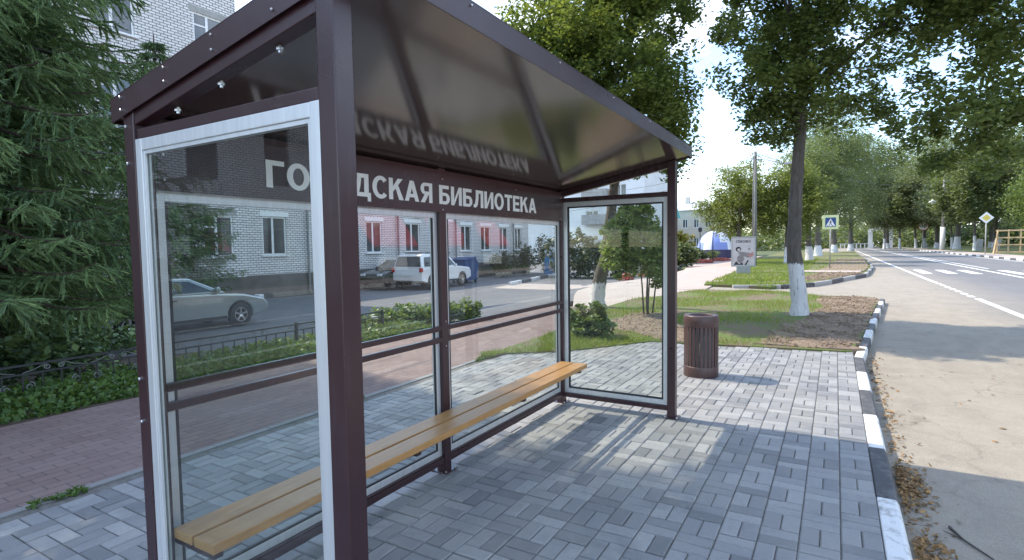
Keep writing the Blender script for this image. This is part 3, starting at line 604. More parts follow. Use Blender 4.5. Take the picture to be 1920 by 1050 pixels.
def tree(name, label, cat, loc, path, r0, ells, nclump, per, crad, lsize, leaf, nlimb=14, white=0, group=None, forks=(), rtop=None):
    t = thing(name, label, cat, loc, 0, group)
    b = MB(); n = len(path); rs = [r0 * (1 - .55 * i / (n - 1)) for i in range(n)]; rs[0] *= 1.25
    # resample
    pts = []; rr = []
    for i in range(n - 1):
        m = 5
        for j in range(m): 
            f = j / m; pts.append(Vector(path[i]).lerp(Vector(path[i + 1]), f)); rr.append(rs[i] + (rs[i + 1] - rs[i]) * f)
    pts.append(Vector(path[-1])); rr.append(rs[-1])
    rr = [q * (1 + .05 * math.sin(i * 2.3)) for i, q in enumerate(rr)]
    b.tube(pts, rr, 14, 0)
    C = clumps(ells, nclump); top = Vector(path[-1])
    idx = rng.choice(len(C), min(nlimb, len(C)), replace=False); starts = [Vector(p) for p in pts[int(len(pts) * .72):]]
    for i in idx:
        st = starts[rng.integers(len(starts))]; q = Vector(C[i]); ln = (q - st).length
        pp = limb(b, st, q, min(rr[-1] * .6, .02 + .018 * ln), .010, .08, 7)
        for f in (3, 5):
            j = rng.integers(len(C)); 
            if (Vector(C[j]) - pp[f]).length < ln * .7: limb(b, pp[f], C[j], .02 + .008 * ln, .008, .05, 4, 0, 5)
    b.build('trunk', {1.12: 'bark_white_a', .62: 'bark_white_b', 1.25: 'bark_white_c', 2.3: 'bark_white_d'}.get(white, 'bark'), t, smooth=True, fixn=False)
    soup('crown', leaf_quads(crown_points(C, per, crad), lsize), 4, leaf, t)
    return t

# spruce with drooping boughs
def spruce(name, label, loc, H, Rb, zmin, whorl=.29, nb=10, seed=1, dens=1.0, group=None, nl=.08):
    rg = np.random.default_rng(seed); t = thing(name, label, 'spruce', loc, 0, group)
    b = MB(); b.tube([(0, 0, -.3), (0.02, 0, H * .3), (0, .03, H * .7), (0, 0, H)], [.19, .15, .08, .015], 10)
    T0 = []; T1 = []; z = zmin
    while z < H - .2:
        f = 1 - z / H; Lb = Rb * (f ** .75) * (1 if z > zmin + .8 else .85)
        for i in range(nb):
            az = 2 * math.pi * (i + rg.uniform(-.4, .4)) / nb + z * 1.9; ln = Lb * rg.uniform(.72, 1.12)
            d = np.array([math.cos(az), math.sin(az), 0]); side = np.array([-d[1], d[0], 0])
            m = 9; tt = np.linspace(0, 1, m)[:, None]; droop = rg.uniform(.22, .42)
            pts = np.array([0, 0, z]) + d * tt * ln + np.array([0, 0, 1]) * (-droop * ln * tt ** 1.3 + .22 * ln * tt ** 4)
            b.tube([tuple(p) for p in pts], list(np.linspace(.022 + .008 * ln, .005, m)), 5, 0, False)
            nt = max(9, int(ln * 24 * dens))
            for q in range(nt):
                u = .14 + .86 * (q + rg.uniform(0, 1)) / nt; p0 = pts[0] + 0; x = u * (m - 1); k0 = min(m - 2, int(x)); p0 = pts[k0] + (pts[k0 + 1] - pts[k0]) * (x - k0)
                tl = (.18 + .42 * (1 - u) * min(ln, 2) * .6 + .10) * rg.uniform(.7, 1.2); sg = rg.choice([-1, 1])
                dirv = d * rg.uniform(.35, .8) + side * sg * rg.uniform(.5, 1) + np.array([0, 0, rg.uniform(-.75, .0)]); dirv /= np.linalg.norm(dirv)
                T0.append(p0); T1.append(p0 + dirv * tl)
                if rg.uniform() < .45: T0.append(p0 + dirv * tl * .35); dv = dirv + np.array([0, 0, -rg.uniform(.6, 1.6)]); T1.append(p0 + dirv * tl * .35 + dv / np.linalg.norm(dv) * tl * .7)
        z += whorl * rg.uniform(.8, 1.2)
    b.build('trunk', 'spruce_bark', t, smooth=True, fixn=False)
    T0 = np.array(T0); T1 = np.array(T1); ln = np.linalg.norm(T1 - T0, axis=1); dr = (T1 - T0) / ln[:, None]
    # each twig: a slim tapered core (two crossed blades) plus needles all round it
    sd = np.cross(dr, rg.normal(size=dr.shape)); sd /= np.linalg.norm(sd, axis=1, keepdims=True); sd2 = np.cross(dr, sd); r_ = nl * .20
    core = []
    for q in (sd, sd2):
        m_ = T0 + (T1 - T0) * .55; core.append(np.stack([T0 - q * r_ * .5, m_ - q * r_, T1, m_ - q * r_ + q * 2 * r_], 1))
    core = np.concatenate(core).reshape(-1, 4, 3); tri = np.concatenate([core[:, [0, 1, 2]], core[:, [0, 2, 3]]]).reshape(-1, 3)
    per = np.maximum(6, (ln * 64 * dens).astype(int)); I = np.repeat(np.arange(len(T0)), per); n = len(I)
    u = rg.uniform(0, 1, (n, 1)); dirs = dr[I]; base = T0[I] + (T1 - T0)[I] * u
    rnd = rg.normal(size=(n, 3)); perp = rnd - dirs * (rnd * dirs).sum(1, keepdims=True); perp /= np.linalg.norm(perp, axis=1, keepdims=True)
    nd = dirs * .8 + perp * .7; nd /= np.linalg.norm(nd, axis=1, keepdims=True)
    w = np.cross(nd, rg.normal(size=(n, 3))); w /= np.linalg.norm(w, axis=1, keepdims=True); hl = nl * .62 * rg.uniform(.7, 1.2, (n, 1)); hw = w * nl * .085
    V = np.concatenate([tri, np.stack([base - hw, base + hw, base + nd * hl], 1).reshape(-1, 3)])
    soup('crown', V, 3, 'needle', t); return t

spruce('spruce_tree', 'tall dark spruce with drooping boughs behind the iron fence, nearest the shelter', (1.2, 6.6, -.15), 18, 2.4, 1.35, seed=3, whorl=.30)
spruce('spruce_tree', 'dark spruce at the left edge of the photo with bright green bough tips', (-1.2, 6.1, -.1), 12, 2.6, 1.35, seed=5)
spruce('spruce_tree', 'smaller spruce seen through the near glass panel in front of the brick house', (8.0, 15.2, -.45), 8.5, 2.7, 1.2, seed=9, dens=.8)
spruce('spruce_tree', 'dark spruce close to the brick wall, behind the boughs of the front spruces', (2.9, 11.5, -.45), 13.0, 3.1, .6, seed=12, dens=.8, nl=.12)

# big street trees
tree('linden_tree', 'big linden with whitewashed leaning trunk on the verge by the road', 'tree', (12, -1.74, 0),
     [(0, 0, -.2), (.0, .0, .3), (-.05, .12, 1.4), (-.05, .10, 2.5), (-.05, .04, 3.8), (-.1, .0, 5.6), (-.1, -.1, 8.2)], .175,
     [((-.9, -1.2, 7.6), (2.4, 2.2, 3.6)), ((-.9, -2.7, 5.3), (2.0, 1.5, 1.9)), ((-.6, .7, 5.6), (1.9, .95, 1.5)), ((-1.2, -3.4, 7.2), (2.0, 1.7, 2.6)), ((-1, .55, 8.2), (1.8, 1.2, 2.4)), ((-.2, -.4, 4.5), (1.3, 1.4, .85)), ((-.7, -2.9, 3.75), (1.6, 1.8, 1.1)), ((-.6, .5, 4.3), (1.3, .8, .8)), ((-1.4, -4.5, 5.6), (1.2, 1.0, 1.6)), ((-.6, -2.0, 6.6), (1.8, 1.5, 1.5)), ((-.3, -.2, 5.8), (1.2, 1.2, 1.0))],
     620, 180, .40, .092, 'linden_leaf', 10, 1.12)
tree('maple_tree', 'leafy maple with a whitewashed trunk base rising behind the far end of the shelter', 'tree', (12.1, 2.86, 0),
     [(0, 0, -.2), (0, .0, .2), (0, -.08, .75), (0, -.27, 1.35), (0, -.36, 2.2), (0, -.48, 3.2), (-.1, -.6, 5)], .21,
     [((-1.4, -.75, 7.2), (2.2, 1.85, 3.6)), ((-1.3, -1.55, 5.0), (1.9, 1.05, 2.1)), ((-1.5, .35, 5.4), (1.9, 1.2, 1.9)), ((-1, -2.1, 3.9), (1.2, .65, 1.0)), ((-.6, -1.6, 8.2), (1.3, 1.3, 1.8))],
     520, 205, .40, .09, 'maple_leaf', 12, .62)
sp = tree('sapling_tree', 'young bushy tree on several thin stems beside the far glass panel', 'young tree', (11.0, 1.22, 0),
     [(0, 0, -.1), (.02, .03, .4), (-.02, .0, .9), (0, .02, 1.5)], .028,
     [((0, .26, 1.75), (.85, .72, .85)), ((-.1, .5, 1.3), (.55, .5, .5)), ((0, -.22, 1.15), (.45, .34, .5))], 180, 60, .2, .10, 'sapling_leaf', 12)
b = MB()
for (dx, dy, tx, ty) in ((.0, .09, .05, .2), (.12, -.06, .1, -.25), (-.1, -.02, -.1, -.1), (.3, -.32, .2, -.5), (.28, -.42, .3, -.35)): b.tube([(dx, dy, -.05), (dx + (tx - dx) * .4, dy + (ty - dy) * .4, .6), (tx, ty, 1.3)], [.02, .017, .010], 7)
b.build('stem', 'bark', sp, smooth=True)

def shrub(name, label, loc, ells, ncl, per, crad, ls, leaf, group=None, flowers=0, fm='white_flower'):
    t = thing(name, label, 'shrub', loc, 0, group); C = clumps(ells, ncl, .5); b = MB()
    for i in range(min(16, ncl)): limb(b, (rng.normal(0, .05), rng.normal(0, .05), -.05), C[i], .012, .004, .05, 5, 0, 5)
    b.build('stems', 'bark', t, smooth=True, fixn=False)
    soup('foliage', leaf_quads(crown_points(C, per, crad), ls), 4, leaf, t)
    if flowers:
        for c in C[rng.choice(len(C), flowers)]: soup('flower', leaf_quads(crown_points(c[None], 9, .045) + np.array([0, 0, crad * .8]), .075, .9), 4, fm, t)
    return t
shrub('leafy_shrub', 'bright green leafy shrub at the paving edge behind the far glass panel', (7.55, 1.15, 0), [((0, 0, .26), (.40, .40, .27)), ((0, -.12, .50), (.16, .12, .16)), ((.1, .3, .3), (.28, .24, .24))], 70, 36, .12, .08, 'bright_leaf')
shrub('dark_bush', 'large dark bush beyond the grey yard, left of the leaning maple trunk', (31.5, 12.6, -.4), [((0, 0, 1.6), (1.6, 1.9, 1.7)), ((0, -1.6, 1.2), (1.3, 1.3, 1.2))], 160, 34, .4, .22, 'bush_dark')
shrub('dark_bush', 'dark bush behind the young tree, right of the leaning maple trunk', (32.5, 9.6, -.4), [((0, 0, 1.3), (1.4, 1.5, 1.3))], 110, 34, .4, .22, 'bush_dark')
shrub('dark_bush', 'dark rounded bush beside the alley behind the shelter post', (50, 9.8, -.42), [((0, 0, 1.2), (1.4, 1.5, 1.2))], 90, 30, .45, .26, 'far_leaf')
shrub('yellow_shrub', 'yellow-leaved shrub behind the person on the alley', (72, 14.9, -.45), [((0, 0, 2.2), (1.5, 1.8, 1.7))], 80, 30, .5, .3, 'yellow_leaf')
for i, (x, y, rx, lab) in enumerate(((7.2, 5.6, .55, 'left end of the bed'), (7.7, 5.1, .5, 'bed behind the red path, left of middle'), (8.25, 4.75, .45, 'middle of the bed, front row'), (7.2, 6.8, .6, 'rear left of the bed'), (8.3, 6.0, .6, 'rear right of the bed'), (8.75, 4.55, .36, 'right end of the bed'))):
    shrub('flowering_bush', 'low green bush with white flowers, ' + lab, (x, y, float(terr(x, y))), [((0, 0, .18), (rx, rx * .8, .22))], 46, 30, .13, .085, 'shrub_leaf', 'white flowered bushes in the yard bed', 7 if i != 5 else 3)
for i, (x, y, lab) in enumerate(((-.9, 7.6, 'left one under the spruces'), (.9, 8.3, 'middle one under the spruces'), (2.7, 7.9, 'right one under the spruces, nearest the shelter post'), (-2.6, 7.2, 'far left one under the spruces'))):
    shrub('undergrowth_bush', 'low dark bush behind the iron fence, ' + lab, (x, y, float(terr(x, y))), [((0, 0, .4), (1.0, .7, .5))], 70, 34, .25, .11, 'needle', 'undergrowth beneath the spruces')
# low ground cover in front of the fence
n = 26000; x = rng.uniform(-4.5, 7.2, n); y = 4.16 + rng.uniform(0, 1, n) ** 1.2 * 1.5; hgt = .16 * np.clip((y - 4.08) * 3, .2, 1) * rng.uniform(.1, 1, n)
Pc = np.stack([x, y + .03 * np.sin(x * 9), terr(x, y) + hgt + .0], 1); o = soup('ground_cover', leaf_quads(Pc, .06, .7, .4), 4, 'ground_leaf'); tag(o, kind='stuff')
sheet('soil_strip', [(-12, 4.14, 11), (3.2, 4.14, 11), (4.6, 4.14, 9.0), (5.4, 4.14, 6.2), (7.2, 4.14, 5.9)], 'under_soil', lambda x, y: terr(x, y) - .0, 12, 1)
# grass on verge and lawn
def blades(name, rows, n, hgt, w, keep, zf, mat='grass_blade'):
    xs = np.array([r[0] for r in rows]); x = rng.uniform(xs[0], xs[-1], n); lo, hi = inter(rows, x); y = lo + (hi - lo) * rng.uniform(0, 1, n)
    m = keep(x, y); x, y = x[m], y[m]; n = len(x); z = np.array([zf(a, c) for a, c in zip(x, y)]); p = np.stack([x, y, z - .005], 1)
    t = rng.uniform(0, 2 * math.pi, n); d = np.stack([np.cos(t), np.sin(t), 0 * t], 1) * w; hh = hgt * rng.uniform(.4, 1.3, n); ln = rng.normal(0, .45, (n, 2)) * hh[:, None]
    tip = p + np.concatenate([ln, hh[:, None]], 1)
    return tag(soup(name, np.stack([p - d, p + d, tip], 1).reshape(-1, 3), 3, mat), kind='stuff')
def patch(x, y): return np.sin(x * 1.9 + .6 * np.sin(y * 2.3)) + np.sin(y * 2.7 + x * .8) + rng.normal(0, .5, len(x))
slo = lambda x: np.interp(x, [q[0] for q in SOIL], [q[2] for q in SOIL])
def keep1(x, y):
    ring = (x < 11.2) & (y < np.interp(x, [q[0] for q in SOIL2], [q[2] for q in SOIL2])) & (y > np.interp(x, [q[0] for q in SOIL2], [q[1] for q in SOIL2]))
    return ((y > slo(x) + rng.normal(0, .28, len(x))) | (rng.uniform(size=len(x)) < .03)) & (~ring | (rng.uniform(size=len(x)) < .08)) & (patch(x, y) > -.35)
blades('grass', VERGE, 42000, .075, .0055, keep1, vz)
blades('grass', LAWN[:8], 30000, .13, .016, lambda x, y: (patch(x, y) > -.9) & ((y > -1.0) | (rng.uniform(size=len(x)) < .15)) & ~((x > 31.3) & (x < 33.3)), lambda x, y: .02)
def clods(rows, n, size, zf):
    x = rng.uniform(rows[0][0], rows[-1][0], n); lo, hi = inter(rows, x); y = lo + (hi - lo) * rng.uniform(.02, .98, n); z = np.array([zf(a, c) for a, c in zip(x, y)])
    O8 = np.array([(1, 0, 0), (0, 1, 0), (-1, 0, 0), (0, -1, 0), (0, 0, 1), (0, 0, -1)], float); Fc = np.array([(0, 1, 4), (1, 2, 4), (2, 3, 4), (3, 0, 4), (1, 0, 5), (2, 1, 5), (3, 2, 5), (0, 3, 5)])
    sz = size * rng.uniform(.4, 1.3, (n, 1, 1)) ** 1.5; pv = O8[None] * sz * rng.uniform(.5, 1.2, (n, 6, 1)) + rng.normal(0, .2, (n, 6, 3)) * sz; pv[:, :, 2] *= .7
    pv += np.stack([x, y, z], 1)[:, None]; b = MB(); F = (Fc[None] + (np.arange(n) * 6)[:, None, None]).reshape(-1, 3); b.add(pv.reshape(-1, 3).tolist(), F.tolist()); return tag(b.build('soil_clods', 'soil', fixn=False), kind='stuff')
clods(SOIL, 2600, .028, lambda x, y: vz(x, y) + .014); clods(SOIL2, 500, .024, lambda x, y: vz(x, y) + .012); clods(SOIL3, 700, .06, lambda x, y: .055)
n = 700; x = rng.uniform(-3, 6, n); t = np.stack([x, 1.86 + rng.normal(0, .02, n), 0 * x], 1); m = np.sin(x * 2.6) + np.sin(x * 5.1) > 1.45; t = t[m]
o = soup('edge_weeds', leaf_quads(np.repeat(t, 6, 0) + rng.normal(0, .02, (len(t) * 6, 3)) * [1, .6, .5] + [0, 0, .012], .035, .5, .2), 4, 'ground_leaf'); tag(o, kind='stuff')
# leaves blown against the kerb
cx = np.concatenate([rng.normal(3.4, .22, 420), rng.normal(2.35, .2, 330), rng.uniform(1.4, 8.5, 520)]); cy = -2.76 - np.abs(rng.normal(0, .085, len(cx))) - .03 * rng.uniform(0, 1, len(cx))
Pc = np.stack([cx, cy, ROADZ + .008 + .035 * rng.uniform(0, 1, len(cx)) * np.exp(-(-2.74 - cy) * 8)], 1)
tag(soup('fallen_leaves', leaf_quads(Pc, .036, .5, .6), 4, 'fallen_leaf'), kind='stuff')
cx = rng.uniform(1.5, 14, 90); Pc = np.stack([cx, rng.uniform(-5.5, -2.8, 90), np.full(90, ROADZ + .006)], 1); tag(soup('fallen_leaves', leaf_quads(Pc, .05, .5, .85), 4, 'fallen_leaf'), kind='stuff')
b = MB(); b.tube([(2.55, -3.12, ROADZ + .008), (2.72, -3.02, ROADZ + .01), (2.86, -2.98, ROADZ + .008)], [.004, .006, .008], 6); b.tube([(2.72, -3.02, ROADZ + .01), (2.78, -2.94, ROADZ + .012)], [.004, .002], 5)
tag(b.build('twig', 'bark'), 'small dark twig lying on the bay asphalt beside the fallen leaves', 'twig')

# far trees
fars = [
 ('round_tree', 'rounded yellow-green tree left of the concrete pole, behind the poster stand', (46, 4.2, 0), 8.6, 3.2, 'round_leaf'),
 ('round_tree', 'rounded yellow-green tree right of the concrete pole', (45.5, .7, 0), 8.2, 3.0, 'round_leaf'),
 ('round_tree', 'darker rounded tree half hidden behind the linden trunk', (54, -.4, 0), 11, 3.4, 'far_leaf'),
 ('street_tree', 'dark green tree behind the pedestrian crossing sign', (74, -.6, 0), 19, 5.2, 'far_leaf'),
 ('street_tree', 'dark tree further along the left side of the road', (100, -2.2, 0), 24, 6.8, 'far_leaf'),
 ('street_tree', 'tall dark tree closing the left side of the far road', (128, -5.0, 0), 27, 8, 'far_leaf'),
 ('street_tree', 'slim tree at the far bend of the road', (165, -13.5, 0), 28, 9, 'far_leaf'),
 ('silver_tree', 'silvery willow above the far bend, left of the round speed sign', (150, -21.5, 0), 27, 9, 'willow_leaf'),
 ('silver_tree', 'silvery willow directly behind the round speed sign', (152, -31, 0), 26, 8.5, 'willow_leaf'),
 ('silver_tree', 'silvery willow behind the white lamp pole across the road', (130, -27.5, 0), 24, 8, 'willow_leaf'),
 ('street_tree', 'dark tree between the lamp pole and the yellow diamond sign', (112, -28.5, 0), 24, 8, 'far_leaf'),
 ('street_tree', 'tall green tree behind the yellow diamond sign', (104, -34, 0), 27, 9, 'far_leaf'),
 ('leafy_tree', 'bright green tree with low boughs above the timber barrier', (84, -25.0, 0), 12.5, 6.2, 'bright_leaf'),
 ('leafy_tree', 'tall green tree at the right edge of the photo', (90, -33, 0), 24, 8.5, 'far_leaf'),
 ('street_tree', 'dark tree at the end of the far road, middle of the gap', (190, -24, 0), 34, 12, 'far_leaf'),
]
for nm, lab, loc, H, rad, lf in fars:
    d = math.hypot(loc[0], loc[1]); lo = .08 * H + 1.2; hz = (H - lo) / 2; ls = max(.15, d * .0026)
    ell = [((0, 0, lo + hz), (rad * .85, rad * .85, hz)), ((0, rad * .45, lo + hz * .7), (rad * .6, rad * .6, hz * .6)), ((0, -rad * .45, lo + hz * .8), (rad * .6, rad * .6, hz * .6)), ((rad * .3, 0, lo + hz * 1.2), (rad * .6, rad * .6, hz * .7))]
    tree(nm, lab, 'tree', loc, [(0, 0, -.2), (.05, .05, 1.2), (0, .1, lo), (.1, 0, lo + hz)], .16 + H * .014, ell, 260, 120, rad * .27, ls, lf, 8, 1.25, 'trees along the far road' if nm in ('street_tree', 'silver_tree') else None)
# trees across the road, mirrored in the panes
for i, (x, y, lab) in enumerate(((3, -23, 'opposite the shelter, first of three'), (11, -20.5, 'opposite the shelter, middle one of three'), (-7, -22, 'opposite and behind the camera'))):
    tree('roadside_tree', 'broad green tree across the road ' + lab, 'tree', (x, y, 0), [(0, 0, -.2), (.05, .05, 1.2), (0, .1, 2.2), (.1, 0, 4)], .24, [((0, 0, 4.2), (3.4, 3.4, 2.6)), ((1, 1, 3), (2.6, 2.6, 1.6))], 180, 45, .7, .3, 'far_leaf', 8, 1.25, 'trees opposite the shelter')
C = np.concatenate([clumps([((230, -30 + 26 * i, 7), (10, 18, 9)) for i in range(-6, 4)], 1100, .6), clumps([((70 + 28 * i, -48, 5), (18, 5, 6)) for i in range(6)], 500, .6)]); C[:, 2] = np.abs(C[:, 2]); lo_ = np.stack([rng.uniform(180, 225, 1500), rng.uniform(-150, 60, 1500), rng.uniform(0, 5.5, 1500)], 1); lo2 = np.stack([rng.uniform(60, 230, 1100), rng.uniform(-52, -42, 1100), rng.uniform(0, 5, 1100)], 1); C = np.concatenate([C, lo_, lo2]); tag(soup('far_wood', leaf_quads(crown_points(C, 34, 2.6), .95), 4, 'far_leaf'), kind='stuff')
# whitewashed trunks of the park row across the road
proto = None
labs = ['beside the far bend, first from the left', 'leaning left of the round speed sign', 'thick, left of the round speed sign', 'thin, right of the round speed sign', 'between speed sign and white lamp pole', 'stout, right of the white lamp pole', 'left of the yellow diamond sign, in deep shade', 'at the far end of the road, near the white gateway']
for i, (x, y, r0, ln) in enumerate(((150, -14.8, .45, .1), (158, -18.6, .5, .3), (156, -19.9, .75, .1), (148, -22.2, .55, -.1), (146, -23.5, .4, .2), (126, -21.3, .95, -.15), (109, -21.0, .4, .15), (150, -11.9, .45, .0))):
    tree('park_tree', 'distant tree with whitewashed trunk, ' + labs[i], 'tree', (x, y, 0), [(0, 0, -.2), (0, ln * .4, 1.5), (0, ln, 4.5), (0, ln * 1.4, 8)], r0 * .62, [((0, 0, 10.5), (5.5, 5.5, 6)), ((0, 1.5, 7.5), (4, 4, 3))], 170, 90, 1.5, .40, 'willow_leaf' if i % 2 else 'far_leaf', 8, 2.3, 'whitewashed trees across the road')

# ------------------------------------------------------------------ buildings
def facade(b, org, u, nrm, W, H, rects, mi=0, depth=.14):
    """wall sheet with recessed openings: rects are (u0, u1, z0, z1)"""
    u, nrm, org = Vector(u), Vector(nrm), Vector(org)
    us = sorted({0, W} | {r[0] for r in rects} | {r[1] for r in rects}); zs = sorted({0, H} | {r[2] for r in rects} | {r[3] for r in rects})
    pt = lambda a, z, d=0: org + u * a + Vector((0, 0, z)) - nrm * d
    for a0, a1 in zip(us[:-1], us[1:]):
        for z0, z1 in zip(zs[:-1], zs[1:]):
            if any(r[0] <= (a0 + a1) / 2 <= r[1] and r[2] <= (z0 + z1) / 2 <= r[3] for r in rects): continue
            b.add([pt(a0, z0), pt(a1, z0), pt(a1, z1), pt(a0, z1)], [(0, 1, 2, 3)], mi)
    for (a0, a1, z0, z1) in rects:
        for (p, q) in (((a0, z0), (a1, z0)), ((a1, z0), (a1, z1)), ((a1, z1), (a0, z1)), ((a0, z1), (a0, z0))):
            b.add([pt(*p), pt(*q), pt(*q, depth), pt(*p, depth)], [(0, 1, 2, 3)], mi)
def window(parent, org, u, nrm, rc, depth=.11, sashes=2, sill=True, transom=None, fw=.07, glassmat='house_glass'):
    u, nrm, org = Vector(u), Vector(nrm), Vector(org); a0, a1, z0, z1 = rc
    pt = lambda a, z, d: org + u * a + Vector((0, 0, z)) - nrm * d
    def bx(b, A0, A1, Z0, Z1, d0, d1):
        v = [pt(a, z, d) for d in (d0, d1) for z in (Z0, Z1) for a in (A0, A1)]
        b.add(v, [(0, 1, 3, 2), (4, 6, 7, 5), (0, 4, 5, 1), (2, 3, 7, 6), (0, 2, 6, 4), (1, 5, 7, 3)])
    fr = MB(); e = .002; d0, d1 = depth - .06, depth
    bx(fr, a0 + e, a0 + fw, z0 + e, z1 - e, d0, d1); bx(fr, a1 - fw, a1 - e, z0 + e, z1 - e, d0, d1)
    bx(fr, a0 + fw + e, a1 - fw - e, z0 + e, z0 + fw, d0 + .001, d1); bx(fr, a0 + fw + e, a1 - fw - e, z1 - fw, z1 - e, d0 + .001, d1)
    for i in range(1, sashes):
        m = a0 + (a1 - a0) * (i / sashes if sashes != 2 else .44); bx(fr, m - .05, m + .05, z0 + fw + e, z1 - fw - e, d0 + .002, d1)
    if transom: zt = z0 + (z1 - z0) * transom; bx(fr, a0 + fw + e, a0 + (a1 - a0) * .44 - .052, zt - .03, zt + .03, d0 + .003, d1)
    w = fr.build('window', 'frame_white', parent)
    pb = MB(); bx(pb, a0 + .03, a1 - .03, z0 + .03, z1 - .03, depth - .030, depth - .022); pb.build('pane', glassmat, w)
    if sill:
        sb = MB(); bx(sb, a0 - .08, a1 + .08, z0 - .05, z0 - .002, -.10, depth - .062); sb.build('sill', 'frame_white', w)
    return w
BZ = -.6
bh = thing('apartment_house', 'tall white brick apartment house with blue-white windows behind the spruces', 'house', (0, 0, 0))
X0, X1, YF_, HB = -22., 12.94, 18.6, 14.0; W = X1 - X0
rects = []
for fl in range(4):
    z0 = 1.37 + fl * 3.0 + (-.0) - BZ
    if fl >= 2: z0 = (9.0 - 3.0 * (3 - fl)) - BZ
    for k_ in range(10):
        xr = 11.2 - k_ * 3.3; rects.append((xr - X0, xr + 1.25 - X0, z0, z0 + 1.62))
O = (X0, YF_, BZ); U = (1, 0, 0); NV = (0, -1, 0)
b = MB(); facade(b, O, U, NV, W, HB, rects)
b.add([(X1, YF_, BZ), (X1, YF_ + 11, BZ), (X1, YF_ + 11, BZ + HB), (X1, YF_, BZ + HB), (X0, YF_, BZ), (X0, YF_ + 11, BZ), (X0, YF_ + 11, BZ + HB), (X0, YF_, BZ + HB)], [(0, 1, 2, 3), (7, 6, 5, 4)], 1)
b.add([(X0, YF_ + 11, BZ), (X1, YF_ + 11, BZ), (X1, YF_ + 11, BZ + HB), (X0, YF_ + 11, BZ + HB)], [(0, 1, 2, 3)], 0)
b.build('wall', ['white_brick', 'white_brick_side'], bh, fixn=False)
MB().box(X0 - .25, X1 + .25, YF_ - .3, YF_ + 11.3, BZ + HB + .002, BZ + HB + .3).build('roof', 'roof_grey', bh)
MB().box(X0 - .05, X1 + .05, YF_ - .06, YF_ - .002, BZ, .52).build('plinth', 'plinth', bh)
for rc in rects:
    if rc[0] + X0 > -9: window(bh, O, U, NV, rc, transom=.72)
lint = MB()
for rc in rects:
    if rc[0] + X0 > -9: MB().box(rc[0] + X0 - .15, rc[1] + X0 + .15, YF_ - .012, YF_ - .002, rc[3] + BZ + .004, rc[3] + BZ + .22).build('lintel', 'concrete', bh)
# stair-bay pier seen mirrored in the near pane
MB().box(-6.0, -4.6, YF_ - .9, YF_ - .062, BZ, 9).build('porch_pier', 'white_brick', bh)
MB().box(-7.6, -3.2, YF_ - 1.7, YF_ - .91, 3.0, 3.3).build('porch_canopy', 'plinth', bh)

wh = thing('brick_wing', 'low white brick house wing with white framed windows behind the parked cars', 'house')
X0, X1, HB = 12.96, 37.5, 5.3; W = X1 - X0; YW = 18.75
wins = [(13.86, 15.05), (16.9, 18.0), (19.9, 21.05), (22.95, 24.2), (25.7, 26.9), (28.35, 29.5), (30.7, 31.9), (33.15, 34.3), (35.4, 36.4)]
rects = [(a - X0, c - X0, 1.38 - BZ, 3.05 - BZ) for a, c in wins]; O = (X0, YW, BZ)
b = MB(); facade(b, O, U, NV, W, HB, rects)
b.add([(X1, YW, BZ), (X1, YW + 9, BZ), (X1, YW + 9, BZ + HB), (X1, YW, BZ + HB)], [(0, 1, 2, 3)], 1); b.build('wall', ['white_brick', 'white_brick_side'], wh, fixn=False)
b = MB(); b.prism([(YW - .5, BZ + HB), (YW + 9.5, BZ + HB), (YW + 4.5, BZ + HB + 1.4)], lambda y, z: (X0 + .01, y, z), lambda y, z: (X1 + .4, y, z)); b.build('roof', 'roof_grey', wh)
MB().box(X0 + .1, X1 + .05, YW - .06, YW - .002, BZ, .55).build('plinth', 'plinth', wh)
for rc in rects: window(wh, O, U, NV, rc); MB().box(rc[0] + X0 - .12, rc[1] + X0 + .12, YW - .03, YW - .002, rc[3] + BZ + .01, rc[3] + BZ + .2).build('lintel', 'frame_white', wh)
for x in (16.1, 22.2, 27.6, 34.9):
    b = MB(); b.tube([(x, YW - .14, BZ + HB - .1), (x, YW - .14, -.2), (x, YW - .3, -.4)], .055, 8); b.build('drainpipe', 'grey_iron', wh, smooth=True)
for x, z in ((23.6, 3.6), (26.2, 3.3)):
    b = MB(); b.box(x, x + .8, YW - .38, YW - .1, z - .1, z + .45); b.build('air_conditioner', 'frame_white', wh, bevel=.03)

# pale apartment block far behind the glass end panel
pb = thing('panel_block', 'pale panel apartment block seen through the far end of the shelter', 'house'); XA, YA, YB2, HB = 58., 15.6, 44., 15.
rects = []
for fl in range(5):
    for k_ in range(8): rects.append((2 + k_ * 3.3, 3.5 + k_ * 3.3, 1.9 + fl * 2.8, 3.4 + fl * 2.8))
rects = [r for r in rects if not (7 < r[0] < 12.5)]
O2, U2, N2 = (XA, YA, -.6), (0, 1, 0), (-1, 0, 0)
b = MB(); facade(b, O2, U2, N2, YB2 - YA, HB, rects); b.add([(XA, YA, -.6), (XA + 14, YA, -.6), (XA + 14, YA, HB - .6), (XA, YA, HB - .6)], [(0, 1, 2, 3)]); b.build('wall', 'render_white', pb, fixn=False)
MB().box(XA - .3, XA + 14.3, YA - .3, YB2 + .3, HB - .598, HB - .2).build('roof', 'roof_grey', pb)
for r in rects: 
    if r[0] < 20: window(pb, O2, U2, N2, r, sill=False)
for k_ in range(5):
    b = MB(); z = 1.2 + k_ * 2.8; b.box(XA - 1.1, XA - .002, YA + 3.9, YA + 6.9, z, z + .12); b.box(XA - 1.1, XA - 1.04, YA + 3.9, YA + 6.9, z + .122, z + 1.1); b.box(XA - 1.03, XA - .002, YA + 3.9, YA + 3.96, z + .122, z + 1.1); b.box(XA - 1.03, XA - .002, YA + 6.84, YA + 6.9, z + .122, z + 1.1); b.build('balcony', 'concrete', pb)
bg = thing('old_house', 'beige two-storey house with a white hipped roof at the end of the alley', 'house'); XA, YA, YB2, HB = 108., 16.9, 31., 9.0
